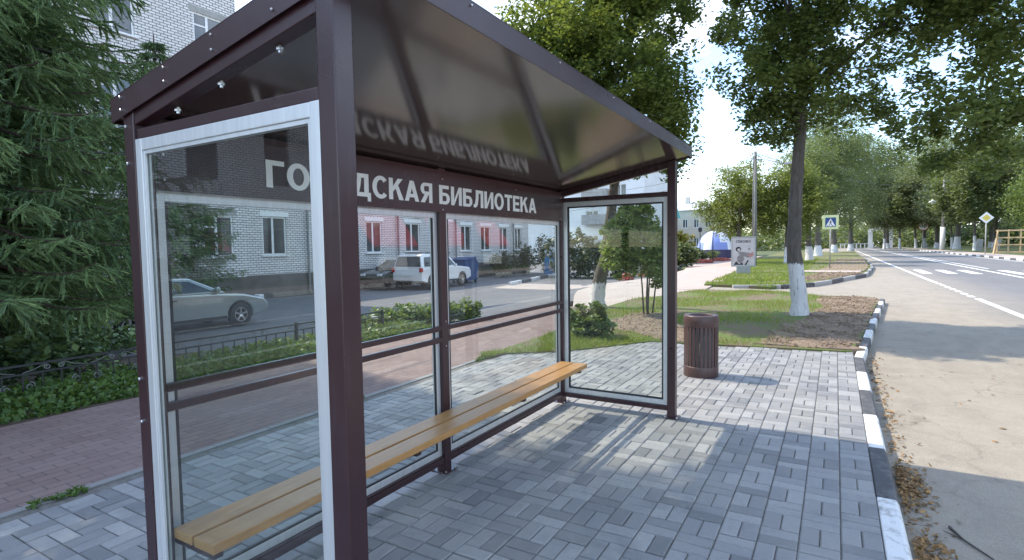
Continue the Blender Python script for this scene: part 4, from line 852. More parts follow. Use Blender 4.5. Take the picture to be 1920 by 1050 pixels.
rects = [(1.2 + k_ * 2.1, 2.2 + k_ * 2.1, z, z + 1.7) for k_ in range(6) for z in (2.0, 5.6)]
b = MB(); facade(b, (XA, YA, -.8), U2, N2, YB2 - YA, HB, rects); b.add([(XA, YA, -.8), (XA + 12, YA, -.8), (XA + 12, YA, HB - .8), (XA, YA, HB - .8)], [(0, 1, 2, 3)]); b.build('wall', 'render_beige', bg, fixn=False)
z0 = HB - .8; b = MB(); b.add([(XA - .4, YA - .4, z0), (XA + 12.4, YA - .4, z0), (XA + 12.4, YB2 + .4, z0), (XA - .4, YB2 + .4, z0), (XA + 6, YA + 4.5, z0 + 2.2), (XA + 6, YB2 - 4.5, z0 + 2.2)], [(0, 1, 4), (1, 2, 5, 4), (2, 3, 5), (3, 0, 4, 5), (3, 2, 1, 0)]); rf = b.build('roof', 'roof_white', bg)
MB().box(XA + 4, XA + 4.8, YA + 6, YA + 6.8, z0 + 1.2, z0 + 2.9).build('chimney', 'render_beige', rf)
for r in rects: window(bg, (XA, YA, -.8), U2, N2, r, sill=False, fw=.1)
tl = thing('teal_roof_house', 'house with a bright teal roof peeping over the young tree', 'house'); XA, YA, YB2 = 94., 23.2, 34.
MB().box(XA, XA + 10, YA, YB2, -.6, 6.6).build('wall', 'render_beige', tl)
b = MB(); b.prism([(XA - .5, 6.602), (XA + 10.5, 6.602), (XA + 5, 10.4)], lambda x, z: (x, YA - .4, z), lambda x, z: (x, YB2 + .4, z)); b.build('roof', 'roof_teal', tl)
# shop row across the road: only seen mirrored in the glass
sp_ = thing('shop_row', 'long shop across the road with red awning over white panels, mirrored in the back glass', 'shop'); XA, XB, YS = 8., 46., -22.
rects = [(1 + k_ * 3.8, 3.4 + k_ * 3.8, .9, 2.7) for k_ in range(10)]
b = MB(); facade(b, (XA, YS, 0), (1, 0, 0), (0, 1, 0), XB - XA, 6.0, rects); b.build('wall', 'shop_wall', sp_, fixn=False)
for x0 in (23, 34.4): MB().box(x0, x0 + 2.6, YS + .9, YS + .95, .3, 1.65).build('panel', 'shop_white', sp_)
MB().box(XA, XB, YS - 8, YS - .16, 0, 5.98).build('interior_block', 'shop_dark', sp_)
for r in rects: window(sp_, (XA, YS, 0), (1, 0, 0), (0, 1, 0), r, sill=False)
for x0, x1 in ((22, 26), (28.5, 31.8), (34, 37.4)):
    b = MB(); b.prism([(YS + .01, 3.7), (YS + .01, 3.5), (YS + 1.5, 1.7), (YS + 1.52, 1.85)], lambda y, z: (x0, y, z), lambda y, z: (x1, y, z)); b.build('awning', 'awning_red', sp_)
MB().box(XA - .3, XB + .3, YS - 8.3, YS + .3, 6.002, 6.3).build('roof', 'roof_grey', sp_)

# ------------------------------------------------------------------ iron fence
fe = thing('iron_fence', 'low black wrought iron fence with scrolls in front of the spruces', 'fence', (0, 5.0, 0))
zf_ = lambda z: z + float(terr(0, 5.0))
xA, xB = -5.0, 6.6
for z, w in ((.395, .022), (.300, .018), (.07, .018)):
    b = MB(); b.box(xA, xB, -w / 2, w / 2, zf_(z) - w / 2, zf_(z) + w / 2); b.build('rail', 'dark_iron', fe)
pk = MB(); x = xA + .1
while x < xB: pk.box(x - .006, x + .006, -.006, .006, zf_(.08), zf_(.291)); x += .17
pk.build('pickets', 'dark_iron', fe)
def spiral(cx, cz, r, dirn, turns=1.35, n=18):
    pts = []
    for i in range(n):
        t = i / (n - 1); a = math.pi / 2 + dirn * t * turns * 2 * math.pi; rr = r * (1 - .72 * t); pts.append((cx + math.cos(a) * rr * 1.0, 0, cz + math.sin(a) * rr))
    return pts
x = xA + .3
while x < xB - .5:
    sc_ = MB()
    for dx, dr in ((-.06, 1), (.06, -1)): sc_.tube(spiral(x + dx, zf_(.347), .034, dr), .0065, 6, 0)
    sc_.tube([(x - .28, 0, zf_(.312)), (x - .18, 0, zf_(.335)), (x - .09, 0, zf_(.380))], .005, 5); sc_.tube([(x + .28, 0, zf_(.312)), (x + .18, 0, zf_(.335)), (x + .09, 0, zf_(.380))], .005, 5)
    sc_.build('scroll', 'grey_iron', fe, smooth=True); sc_ = MB()
    for dx, dr in ((-.1, 1), (.1, -1)): sc_.tube(spiral(x + .3 + dx, zf_(.16), .05, dr), .0065, 6, 0)
    sc_.build('scroll', 'grey_iron', fe, smooth=True); x += .62
x = xA
while x <= xB + .01: MB().box(x - .02, x + .02, -.02, .02, zf_(-.1), zf_(.43)).build('fence_post', 'dark_iron', fe, bevel=.003); x += 1.93

# ------------------------------------------------------------------ cars
def arc(cx, cz, r, a0, a1, n=9): return [(cx + r * math.cos(a0 + (a1 - a0) * i / (n - 1)), cz + r * math.sin(a0 + (a1 - a0) * i / (n - 1))) for i in range(n)]
def car(name, label, loc, rz, paint, top, bottom_z, wx, wr, W, cabin, belt, side_windows, tail=None, rack=False):
    """nose towards +x. top: outline rear->front above the sills; wx: wheel centres"""
    t = thing(name, label, 'car', loc, rz)
    poly = list(top); lo = bottom_z
    for cx in sorted(wx, reverse=True): poly += arc(cx, wr, wr * 1.13, math.asin(max(-1, (lo - wr) / (wr * 1.13))) if lo < wr else 0, math.pi - (math.asin((lo - wr) / (wr * 1.13)) if lo < wr else 0))
    b = MB(); h = W / 2
    def sec(y, k): return lambda x, z: (x * (1 - .012 * k), y, z)
    b.prism(poly, sec(-h, 1), sec(h, 1)); body = b.build('body', paint, t, bevel=.05, seg=3)
    # greenhouse, narrower at the roof
    zb = belt; zt = max(p[1] for p in cabin)
    def cab(sg): return lambda x, z: (x, sg * (h - .03 - .20 * (z - zb) / (zt - zb) * .9), z)
    b = MB(); b.prism(cabin, cab(-1), cab(1)); b.build('cabin', paint, t, bevel=.04, seg=3)
    for sg in (-1, 1):
        for wn in side_windows:
            b = MB(); f = cab(sg); b.prism(wn, lambda x, z: (f(x, z)[0], f(x, z)[1] + sg * .004, z), lambda x, z: (f(x, z)[0], f(x, z)[1] + sg * .012, z)); b.build('side_window', 'black_plastic' if False else 'house_glass', t)
    # windscreen and rear window from the cabin outline's end slopes
    (a, c), (d, e) = (cabin[-1], cabin[-2]), (cabin[0], cabin[1])
    for nm, (p, q), sx in (('windscreen', (a, c), 1), ('rear_window', (d, e), -1)):
        p0 = (p[0] + (q[0] - p[0]) * .12, p[1] + (q[1] - p[1]) * .12); q0 = (p[0] + (q[0] - p[0]) * .88, p[1] + (q[1] - p[1]) * .88); yw = lambda z: h - .10 - .18 * (z - zb) / (zt - zb)
        b = MB(); o = .006 * sx; o2 = .014 * sx
        b.add([(p0[0] + o, -yw(p0[1]), p0[1] + .004), (p0[0] + o, yw(p0[1]), p0[1] + .004), (q0[0] + o, yw(q0[1]), q0[1] + .004), (q0[0] + o, -yw(q0[1]), q0[1] + .004), (p0[0] + o2, -yw(p0[1]), p0[1] + .012), (p0[0] + o2, yw(p0[1]), p0[1] + .012), (q0[0] + o2, yw(q0[1]), q0[1] + .012), (q0[0] + o2, -yw(q0[1]), q0[1] + .012)],
              [(0, 1, 2, 3), (7, 6, 5, 4), (0, 4, 5, 1), (1, 5, 6, 2), (2, 6, 7, 3), (3, 7, 4, 0)]); b.build(nm, 'house_glass', t)
    for cx in wx:
        for sg in (-1, 1):
            w = part('wheel', t); w.location = (cx, sg * (h - .10), wr)
            MB().lathe([(wr * .62, -.10), (wr * .95, -.10), (wr, -.07), (wr, .07), (wr * .95, .10), (wr * .62, .10), (wr * .62, -.10)], 28, axis='y').build('tyre', 'rubber', w, smooth=True)
            b = MB(); yo = sg * .085; b.lathe([(.0, yo * .8), (wr * .18, yo), (wr * .2, yo * .6)], 16, axis='y'); b.lathe([(wr * .54, yo), (wr * .63, yo), (wr * .63, -yo), (wr * .54, -yo * .9), (wr * .54, yo)], 28, axis='y')
            for i in range(5):
                an = 2 * math.pi * i / 5 + .3; b.beam((math.cos(an) * wr * .12, yo * .8, math.sin(an) * wr * .12), (math.cos(an) * wr * .58, yo * .9, math.sin(an) * wr * .58), .05, .02, 0, (0, 1, 0))
            b.build('rim', 'steel', w)
            MB().lathe([(0, 0), (wr * .6, 0), (wr * .6, -.004 * sg), (0, -.004 * sg)], 20, axis='y').build('brake_disc', 'black_plastic', w)
    xf = max(p[0] for p in top); xr = min(p[0] for p in top)
    for sg in (-1, 1):
        zl_ = belt - .22; b = MB(); b.box(xf - .20, xf - .04, sg * (h - .30) - .13, sg * (h - .30) + .15 if sg > 0 else sg * (h - .30) + .13, zl_ - .06, zl_ + .06); b.build('headlight', 'lamp_clear', t, bevel=.03)
        zt_ = tail or belt - .12; MB().box(xr - .012, xr + .14, sg * (h - .06) - .075, sg * (h - .06) + .078, zt_ - .10, zt_ + .10).build('tail_light', 'lamp_red', t, bevel=.02)
        MB().box(cabin[-1][0] - .35, cabin[-1][0] - .22, sg * (h + .02) - .07, sg * (h + .02) + .07, belt + .02, belt + .15).build('mirror', paint, t, bevel=.04)
        b = MB(); b.box((wx[0] + wx[1]) / 2 - .5, (wx[0] + wx[1]) / 2 - .32, sg * (h + .012) - .012, sg * (h + .012) + .012, belt - .14, belt - .11); b.build('handle', 'black_plastic', t)
        b = MB(); b.box(min(wx) + wr * 1.3, max(wx) - wr * 1.3, sg * (h - .0) - .012, sg * (h - .0) + .014, bottom_z + .02, bottom_z + .09); b.build('sill_trim', 'black_plastic', t)
    MB().box(xr - .03, xr - .006, -.26, .26, bottom_z + .36, bottom_z + .47).build('number_plate', 'frame_white', t)
    MB().box(xf - .03, xf + .012, -h * .6, h * .6, bottom_z + .06, bottom_z + .22).build('grille', 'black_plastic', t)
    if rack:
        for sg in (-1, 1): b = MB(); b.tube([(-1.5, sg * (h - .28), zt + .02), (-1.4, sg * (h - .28), zt + .07), (.5, sg * (h - .28), zt + .07), (.6, sg * (h - .28), zt + .02)], .02, 8); b.build('roof_rail', 'black_plastic', t)
    return t
car('white_car', 'white estate off-roader parked in front of the brick wing', (21.6, 15.7, -.45), R(2), 'car_white',
    [(-2.2, .45), (-2.22, .75), (-2.18, 1.06), (.75, 1.10), (1.35, 1.06), (2.05, .98), (2.2, .80), (2.22, .45), (2.1, .34)][:8], .34, (-1.32, 1.36), .36, 1.82,
    [(-2.14, 1.06), (-1.98, 1.70), (-1.7, 1.76), (.25, 1.72), (.95, 1.09)], 1.06, [[(-1.92, 1.14), (-1.80, 1.60), (-1.2, 1.62), (-1.2, 1.14)], [(-1.1, 1.14), (-1.1, 1.62), (-.35, 1.62), (-.35, 1.14)], [(-.27, 1.14), (-.27, 1.62), (.22, 1.60), (.70, 1.16)]], .98, True)
car('silver_car', 'low silver saloon parked behind the iron fence, its nose to the right', (6.6, 12.35, -.46), R(0), 'car_silver',
    [(-2.2, .42), (-2.24, .7), (-2.1, .93), (-1.3, .97), (.75, .93), (1.5, .87), (2.1, .72), (2.25, .55), (2.24, .36)], .24, (-1.35, 1.38), .32, 1.74,
    [(-1.75, .95), (-.95, 1.34), (-.5, 1.38), (.1, 1.36), (1.0, .93)], .95, [[(-1.25, 1.0), (-.85, 1.27), (-.42, 1.30), (-.42, 1.0)], [(-.34, 1.0), (-.34, 1.30), (.08, 1.28), (.62, 1.0)]], .78)
car('black_car', 'black hatchback half hidden behind the white off-roader', (20.7, 17.4, -.45), R(180), 'car_black',
    [(-2.0, .42), (-2.04, .7), (-1.96, .98), (.65, .98), (1.3, .93), (1.85, .8), (2.0, .6), (2.0, .36)], .28, (-1.25, 1.25), .32, 1.72,
    [(-1.94, .97), (-1.6, 1.42), (-1.2, 1.48), (.1, 1.45), (.85, .97)], .97, [[(-1.6, 1.03), (-1.45, 1.36), (-.8, 1.39), (-.8, 1.03)], [(-.72, 1.03), (-.72, 1.39), (.05, 1.37), (.55, 1.03)]], .85)
ct = thing('waste_container', 'dark blue waste container with sloping lid beside the white off-roader', 'container', (25.2, 16.3, -.46))
b = MB(); b.prism([(-.6, .18), (.6, .18), (.7, 1.15), (.4, 1.45), (-.7, 1.3)], lambda x, z: (x, -.55, z), lambda x, z: (x, .55, z)); b.build('tank', 'container_blue', ct, bevel=.03)
b = MB(); b.prism([(-.74, 1.312), (.42, 1.462), (.40, 1.52), (-.74, 1.37)], lambda x, z: (x, -.6, z), lambda x, z: (x, .6, z)); b.build('lid', 'container_blue', ct, bevel=.02)
for sx in (-.45, .45):
    for sy in (-.45, .45): b = MB(); b.lathe([(0, -.03), (.09, -.03), (.09, .03), (0, .03)], 14, (sx, sy, .09), 0, 'y'); b.build('castor', 'rubber', ct)
kk_ = thing('blue_kiosk', 'small blue vending booth with white top at the far edge of the yard', 'kiosk', (34.2, 14.9, -.45))
MB().box(-.5, .5, -.5, .5, .05, 1.35).build('cabinet', 'kiosk_blue', kk_, bevel=.02); MB().box(-.52, .52, -.52, .52, 1.352, 1.95).build('top_panel', 'kiosk_white', kk_, bevel=.02)
b = MB(); b.box(-.53, -.502, -.32, .1, .35, 1.1); b.build('front_panel', 'kiosk_white', kk_); MB().box(-.45, .45, -.45, .45, 0, .049).build('plinth', 'concrete', kk_)
# shrubs along the brick wing
for i, (x, y, lab) in enumerate(((31.0, 17.2, 'under the wing windows, right of the container'), (33.5, 17.0, 'in front of the last wing windows'), (36.5, 16.8, 'beside the blue booth'))):
    shrub('grey_shrub', 'loose grey-green shrub ' + lab, (x, y, -.45), [((0, 0, .9 + i * .3), (1.2, .9, .8 + .3 * i))], 70, 26, .35, .17, 'bush_dark', 'shrubs by the brick wing')

# ------------------------------------------------------------------ street furniture on the right
# poster stand
ps = thing('poster_stand', 'grey framed poster lightbox on a pedestal beside the alley lawn', 'poster stand', (29.2, 1.68, .02), R(4))
MB().box(-.13, .13, -.33, .33, -.05, .44).build('pedestal', 'pedestal_grey', ps, bevel=.02); fr = MB()
zb, zt, hw = .38, 1.90, .58
fr.box(-.09, .09, -hw, -hw + .05, zb, zt); fr.box(-.09, .09, hw - .05, hw, zb, zt); fr.box(-.0895, .0895, -hw + .051, hw - .051, zb, zb + .06); fr.box(-.0895, .0895, -hw + .051, hw - .051, zt - .06, zt)
fr.build('frame', 'pedestal_grey', ps, bevel=.012)
po = MB().box(-.07, .07, -hw + .052, hw - .052, zb + .062, zt - .062).build('poster', 'poster_grey', ps)
def flat(name, poly, mat, d):   # poster print: (u right, v up), facing -x
    b = MB(); b.prism(poly, lambda u, v: (-.0705 - d, -u, v), lambda u, v: (-.072 - d, -u, v)); b.build(name, mat, po)
cir = lambda cx, cz, r, n=16, e=1: [(cx + r * math.cos(2 * math.pi * i / n), cz + r * e * math.sin(2 * math.pi * i / n)) for i in range(n)]
flat('print_cap', cir(-.24, 1.27, .13), 'ink', 0); flat('print_face', cir(-.22, 1.24, .07), 'poster_grey', .003)
flat('print_coat', [(-.26, 1.12), (-.05, 1.14), (.28, 1.08), (.38, .92), (.2, .84), (.0, .92), (-.1, .95), (-.2, 1.0)], 'poster_mid', 0)
flat('print_bunch', [(-.3, .85), (-.2, .98), (.0, .92), (.06, .78), (-.05, .6), (-.16, .55), (-.3, .66)], 'poster_mid', .003)
flat('print_sash', [(.2, .98), (.46, 1.14), (.48, .96), (.3, .82)], 'poster_red', .003)
flat('print_base', [(-.46, .47), (-.34, .66), (-.2, .5), (-.05, .6), (.0, .47)], 'ink', .004); flat('print_base', [(.05, .47), (.2, .72), (.26, .7), (.14, .47)], 'ink', .004)
flat('print_star', cir(.27, 1.28, .06, 7), 'poster_mid', .001); flat('print_star', [(.22, 1.42), (.32, 1.42), (.32, 1.44), (.22, 1.44)], 'poster_mid', .001)
lettering('СПАСИБО', 'ink', po, lambda u, v, d: (-.0735 - d * 3, .36 - u, 1.60 + v * .13), .70)

def signpost(name, label, loc, H, r=.03, mat='grey_iron', rz=0):
    t = thing(name, label, 'road sign', loc, rz); b = MB(); b.tube([(0, 0, -.1), (0, 0, H)], r, 12); b.build('post', mat, t, smooth=True); MB().lathe([(r, .0), (r * 1.15, .01), (0, .02)], 12, (0, 0, H)).build('post_cap', mat, t); return t
cs = signpost('crossing_sign', 'square blue pedestrian crossing sign with yellow-green border on a thin post', (36, -2.1, .05), 3.05, .035, 'concrete')
pl = MB().box(-.065, -.042, -.41, .41, 2.28, 3.10).build('sign_plate', 'sign_yellowgreen', cs, bevel=.008)
MB().box(-.069, -.0655, -.27, .27, 2.42, 2.96).build('blue_panel', 'sign_blue', pl)
b = MB(); b.prism([(-.24, 2.46), (.24, 2.46), (0, 2.92)], lambda u, v: (-.070, -u, v), lambda u, v: (-.0725, -u, v)); b.build('white_triangle', 'sign_face', pl)
b = MB(); fn0, fn1 = (lambda u, v: (-.073, -u, v)), (lambda u, v: (-.0745, -u, v))
b.prism(cir(.01, 2.80, .030, 12), fn0, fn1)
for q in ([(-.02, 2.76), (.04, 2.75), (.03, 2.63), (-.02, 2.64)], [(-.02, 2.63), (.015, 2.63), (-.06, 2.50), (-.10, 2.50)], [(.0, 2.63), (.03, 2.63), (.10, 2.50), (.06, 2.50)], [(-.02, 2.75), (-.09, 2.66), (-.075, 2.65), (-.01, 2.71)], [(.03, 2.74), (.09, 2.68), (.08, 2.665), (.03, 2.70)]): b.prism(q, fn0, fn1)
for u in (-.15, .12): b.prism([(u - .03, 2.47), (u + .03, 2.47), (u + .015, 2.52), (u - .015, 2.52)], fn0, fn1)
b.build('walking_figure', 'ink', pl)
dsn = signpost('priority_sign', 'yellow and white diamond priority sign across the road', (80.5, -17.1, 0), 3.6, .06, 'concrete', R(-2))
b = MB(); b.prism([(0, 3.45), (.67, 4.12), (0, 4.79), (-.67, 4.12)], lambda u, v: (-.10, u, v), lambda u, v: (-.062, u, v)); dp = b.build('sign_plate', 'sign_face', dsn)
b = MB(); b.prism([(0, 3.72), (.40, 4.12), (0, 4.52), (-.40, 4.12)], lambda u, v: (-.106, u, v), lambda u, v: (-.1015, u, v)); b.build('yellow_panel', 'sign_yellow', dp)
ss = signpost('speed_sign', 'round white speed limit sign among the far whitewashed trunks', (150, -18.95, 0), 4.3, .10, 'concrete', R(-3))
MB().lathe([(0, -.10), (.95, -.10), (.95, -.14), (0, -.14)], 28, (0, 0, 4.9), 0, 'x').build('sign_plate', 'sign_red', ss)
dp = MB().lathe([(0, -.141), (.84, -.141), (.84, -.15), (0, -.15)], 28, (0, 0, 4.9), 0, 'x').build('sign_face', 'sign_face', ss)
lettering('30', 'ink', dp, lambda u, v, d: (-.155 - d * 30, .5 - u, 4.55 + v * .7), 1.0, .12)
# timber barrier
tb = thing('timber_barrier', 'unpainted timber lattice barrier on the far pavement at the right edge', 'barrier', (80.5, -19.6, 0), R(-10))
for y in (-1.55, -.5, .5, 1.45): MB().box(-.06, .06, y - .07, y + .07, 0, 2.75).build('upright', 'timber', tb)
for z in (.15, .95, 1.75, 2.55): MB().box(-.10, -.062, -1.7, 1.6, z, z + .16).build('slat', 'timber', tb)
for y in (-1.4, 1.42): b = MB(); b.beam((0.06, y, 2.6), (.9, y + .25, 0), .12, .1); b.beam((-.06, y, 2.6), (-.75, y + .35, 0.0), .12, .1); b.build('brace', 'timber', tb)
# leaning slabs by the far trees
for i, (x, y, tl_, lab) in enumerate(((104, -20.6, .08, 'left'), (100, -21.6, .22, 'right'))):
    st = thing('leaning_board', 'grey board propped upright on the far verge, %s one of the pair' % lab, 'board', (x, y, 0)); b = MB(); b.beam((0, 0, 0), (.1, -tl_ * 2, 1.75), .75, .1, 0, (1, 0, 0)); b.build('panel', 'concrete', st, bevel=.02); b = MB(); b.beam((.1, -tl_ * 1.5, 1.2), (.7, -tl_ * 1.2, 0), .08, .08); b.build('prop', 'timber', st)
# poles
up = thing('utility_pole', 'tall grey concrete utility pole behind the poster stand', 'pole', (39.5, 2.35, 0))
b = MB(); b.tube([(0, 0, -.2), (0, -.01, 3), (0, .02, 7.75)], [.12, .11, .08], 14); b.build('shaft', 'pole_grey', up, smooth=True)
b = MB(); b.tube([(.02, .17, -.1), (.02, .15, 4), (.02, .13, 7.4)], .03, 8); b.build('conduit', 'grey_iron', up, smooth=True)
def loop(cy, cz, r, a0, a1, n=16): return [(0, cy + r * math.cos(a0 + (a1 - a0) * i / n), cz + r * math.sin(a0 + (a1 - a0) * i / n)) for i in range(n + 1)]
b = MB(); b.tube(loop(.05, 7.1, .42, R(85), R(200)), .022, 7); b.tube(loop(-.12, 6.95, .46, R(80), R(-95)), .022, 7); b.build('cable_loop', 'wire_black', up, smooth=True)
b = MB(); b.tube([(0, -.08, 7.2), (0, -.7, 7.12), (0, -1.4, 6.86), (0, -1.75, 6.8)], .03, 8); b.build('lamp_arm', 'grey_iron', up, smooth=True)
b = MB(); b.box(-.16, .16, -2.25, -1.75, 6.72, 6.86); b.build('lamp_head', 'pedestal_grey', up, bevel=.04); b = MB(); b.box(-.3, .3, -.05, .05, 7.35, 7.43); b.build('crossarm', 'grey_iron', up)
wp = thing('lamp_pole', 'white based lamp pole across the road beside the stout whitewashed trunk', 'lamp pole', (120.5, -18.5, 0))
b = MB(); b.tube([(0, 0, -.2), (0, 0, 4.0)], [.42, .34], 12, 1); b.tube([(0, 0, 4.002), (0, .05, 12.5)], [.22, .15], 12, 0); b.build('shaft', ['concrete', 'whitewash'], wp, smooth=True)
b = MB(); b.tube([(0, 0, 8.0), (-.2, .9, 8.6), (-.3, 1.5, 8.5)], .07, 8); b.build('lamp_arm', 'concrete', wp); MB().lathe([(0, -.3), (.35, -.25), (.6, .1), (.35, .45), (0, .55)], 14, (-.3, 1.6, 8.3)).build('lamp_shade', 'lamp_glass', wp, smooth=True)
# wires
def wire(label, p, q, sag, r=.018, n=24):
    P = [Vector(p).lerp(Vector(q), i / n) - Vector((0, 0, sag * 4 * (i / n) * (1 - i / n))) for i in range(n + 1)]
    o = MB().tube(P, r, 5).build('overhead_wire', 'wire_black'); tag(o, label, 'wire', 'overhead wires')
wire('upper overhead wire running left from the concrete pole across the sky', (39.5, 2.3, 7.7), (52, 21, 9.0), .5)
wire('middle overhead wire sloping left from the concrete pole', (39.5, 2.4, 7.4), (58, 24, 7.9), .8)
wire('lowest overhead wire left of the concrete pole', (39.5, 2.5, 6.9), (56, 26, 5.4), .5)
wire('topmost street wire from concrete pole towards the far lamp pole', (39.5, 2.3, 7.6), (120.5, -18.5, 12.3), 1.6, .025)
for i in range(4): wire('street wire fanning right from the white lamp pole, %s from the top' % ['first', 'second', 'third', 'fourth'][i], (120.5, -18.5, 12.0 - i * .8), (88, -27.5 - i * .4, 13.2 - i * .9), 1.3 + .2 * i, .03)
wire('pale cable sagging in front of the spruces, upper one', (-2.5, 5.2, 3.95), (5.5, 6.6, 4.55), .25, .010)
wire('pale cable sagging in front of the spruces, lower one', (-2.5, 4.9, 2.6), (5.0, 5.9, 3.1), .12, .010)

# ------------------------------------------------------------------ alley: lamps, flower beds, dome, person
for i, (x, y, lab) in enumerate(((72, 12.6, 'left of the blue dome'), (68, 10.3, 'in front of the blue dome'))):
    l_ = thing('alley_lamp', 'slim black alley lamp post ' + lab, 'street lamp', (x, y, -.45), 0, 'alley lamps'); b = MB(); b.tube([(0, 0, 0), (0, 0, 3.6)], [.07, .05], 10); b.build('post', 'dark_iron', l_); MB().lathe([(.05, 3.6), (.2, 3.66), (.26, 4.05), (.3, 4.08), (.05, 4.25), (0, 4.26)], 12).build('lantern', 'dark_iron', l_)
dm = thing('dome_tent', 'inflated dome tent in blue and white segments on the alley', 'tent', (84, 13.0, -.45))
b = MB(); n, m = 24, 8
V = []; rd = 2.35
for i in range(m + 1):
    e = i / m * math.pi / 2
    for j in range(n): a = 2 * math.pi * j / n; bul = 1 + .03 * abs(math.sin(j * math.pi / 2)); V.append((rd * math.cos(e) * math.cos(a) * bul, rd * math.cos(e) * math.sin(a) * bul, 1.25 + 2.75 * math.sin(e)))
F = [(i * n + j, i * n + (j + 1) % n, (i + 1) * n + (j + 1) % n, (i + 1) * n + j) for i in range(m) for j in range(n)]
b.add(V, F); b.I = [1 if (((f[0] % n) // 2) % 3 == 0 and f[0] // n < 6) or f[0] // n < 2 and ((f[0] % n) // 2) % 3 == 1 else 0 for f in F]; b.build('canopy', ['tent_white', 'tent_blue'], dm, smooth=True, fixn=False)
MB().lathe([(2.42, 0), (2.45, .1), (2.45, 1.22), (2.36, 1.25)], 24).build('base_wall', 'tent_navy', dm)
def mound(name, x, y, rx, ry, h_, n, ls, mat, z):
    P_ = unit(n); P_[:, 2] = np.abs(P_[:, 2]); tag(soup(name, leaf_quads(np.array([x, y, z]) + P_ * np.array([rx, ry, h_]) * rng.uniform(.8, 1, (n, 1)), ls, .8), 4, mat), kind='stuff')
for x, y, rx, ry in ((62, 10.7, 2.4, 1.6), (70, 9.9, 2.6, 1.4), (30.2, 6.9, 1.1, .55), (26.6, 7.0, .5, .4)): mound('red_flowers', x, y, rx, ry, .38, 1500 if x > 40 else 500, .16 if x > 40 else .1, 'red_flower', float(terr(x, y)))
shrub('clipped_hedge', 'low green hedge behind the red flowers, left of the dome', (74, 12.9, -.45), [((0, 0, .7), (1.2, 2.4, .7))], 90, 26, .35, .25, 'far_leaf')

pr = thing('person', 'distant person in a white top and dark trousers walking on the alley', 'person', (58.5, 11.1, -.45), R(150))
me = bpy.data.meshes.new('body'); J = [(0, 0, .92), (0, 0, 1.12), (.01, 0, 1.36), (.02, 0, 1.48), (.03, 0, 1.58), (.04, 0, 1.68), (0, .10, .88), (.06, .11, .48), (.0, .11, .06), (.14, .12, .03), (0, -.10, .88), (-.04, -.11, .48), (-.14, -.11, .08), (-.02, -.12, .03), (0, .19, 1.40), (.02, .25, 1.12), (.10, .24, .90), (0, -.19, 1.40), (-.02, -.25, 1.12), (.06, -.25, .90), (.12, .24, .82), (.08, -.25, .82)]
E_ = [(0, 1), (1, 2), (2, 3), (3, 4), (4, 5), (0, 6), (6, 7), (7, 8), (8, 9), (0, 10), (10, 11), (11, 12), (12, 13), (2, 14), (14, 15), (15, 16), (16, 20), (2, 17), (17, 18), (18, 19), (19, 21)]
RD = [.14, .125, .14, .06, .085, .075, .095, .065, .045, .035, .095, .065, .045, .035, .06, .042, .032, .06, .042, .032, .03, .03]
me.from_pydata(J, E_, []); o = bpy.data.objects.new('body', me); COL.objects.link(o); o.parent = pr
sk = o.modifiers.new('skin', 'SKIN'); 
if not me.skin_vertices: 
    bm = bmesh.new(); bm.from_mesh(me); bm.verts.layers.skin.verify(); bm.to_mesh(me); bm.free()
for i, r_ in enumerate(RD): me.skin_vertices[0].data[i].radius = (r_, r_); me.skin_vertices[0].data[i].use_root = (i == 0)
q = o.modifiers.new('sub', 'SUBSURF'); q.levels = q.render_levels = 2
kb = NT('person_cloth'); g_ = kb.coord('Object'); sx = kb.n('ShaderNodeSeparateXYZ'); kb.l(g_, sx.inputs[0])
kb.col(kb.ramp(sx.outputs[2], [(.0, (.02, .02, .02)), (.95 / 2, (.03, .03, .035)), (.96 / 2, (.75, .75, .77)), (1.47 / 2, (.75, .75, .77)), (1.48 / 2, (.5, .33, .26))]))
rp = [x for x in kb.t.nodes if x.type == 'VALTORGB'][0]; rp.color_ramp.interpolation = 'CONSTANT'
mm = kb.n('ShaderNodeMath', operation='DIVIDE'); mm.inputs[1].default_value = 2.0; kb.l(sx.outputs[2], mm.inputs[0]); kb.l(mm.outputs[0], rp.inputs[0]); kb.set(rough=.9)
me.materials.append(M('person_cloth'))
MB().lathe([(0, .145), (.06, .135), (.095, .08), (.098, .02), (.085, -.03)], 14, (.02, 0, 1.615)).build('hair', 'hair', pr, smooth=True)
# far white gateway and van
gw = thing('white_gateway', 'small white gateway at the far bend of the road', 'gateway', (172, -12.4, 0), R(-4))
for y in (-2.2, 2.2): MB().box(-.5, .5, y - .5, y + .5, 0, 4.2).build('pillar', 'render_white', gw); MB().box(-.6, .6, y - .6, y + .6, 4.202, 4.5).build('capital', 'render_white', gw)
b = MB(); b.box(-.4, .4, -2.7, 2.7, 4.502, 5.3); b.prism([(-2.8, 5.302), (2.8, 5.302), (0, 6.6)], lambda y, z: (-.42, y, z), lambda y, z: (.42, y, z)); b.build('pediment', 'render_white', gw)
gf = thing('white_fence', 'low white railing along the far end of the road', 'fence', (170, -7.2, 0))
b = MB()
for i in range(9): b.box(-.1, .1, -3.5 + i * .9 - .12, -3.5 + i * .9 + .12, 0, 1.1)
b.build('pickets', 'render_white', gf); MB().box(-.08, .08, -3.8, 4.0, 1.102, 1.25).build('rail', 'render_white', gf)

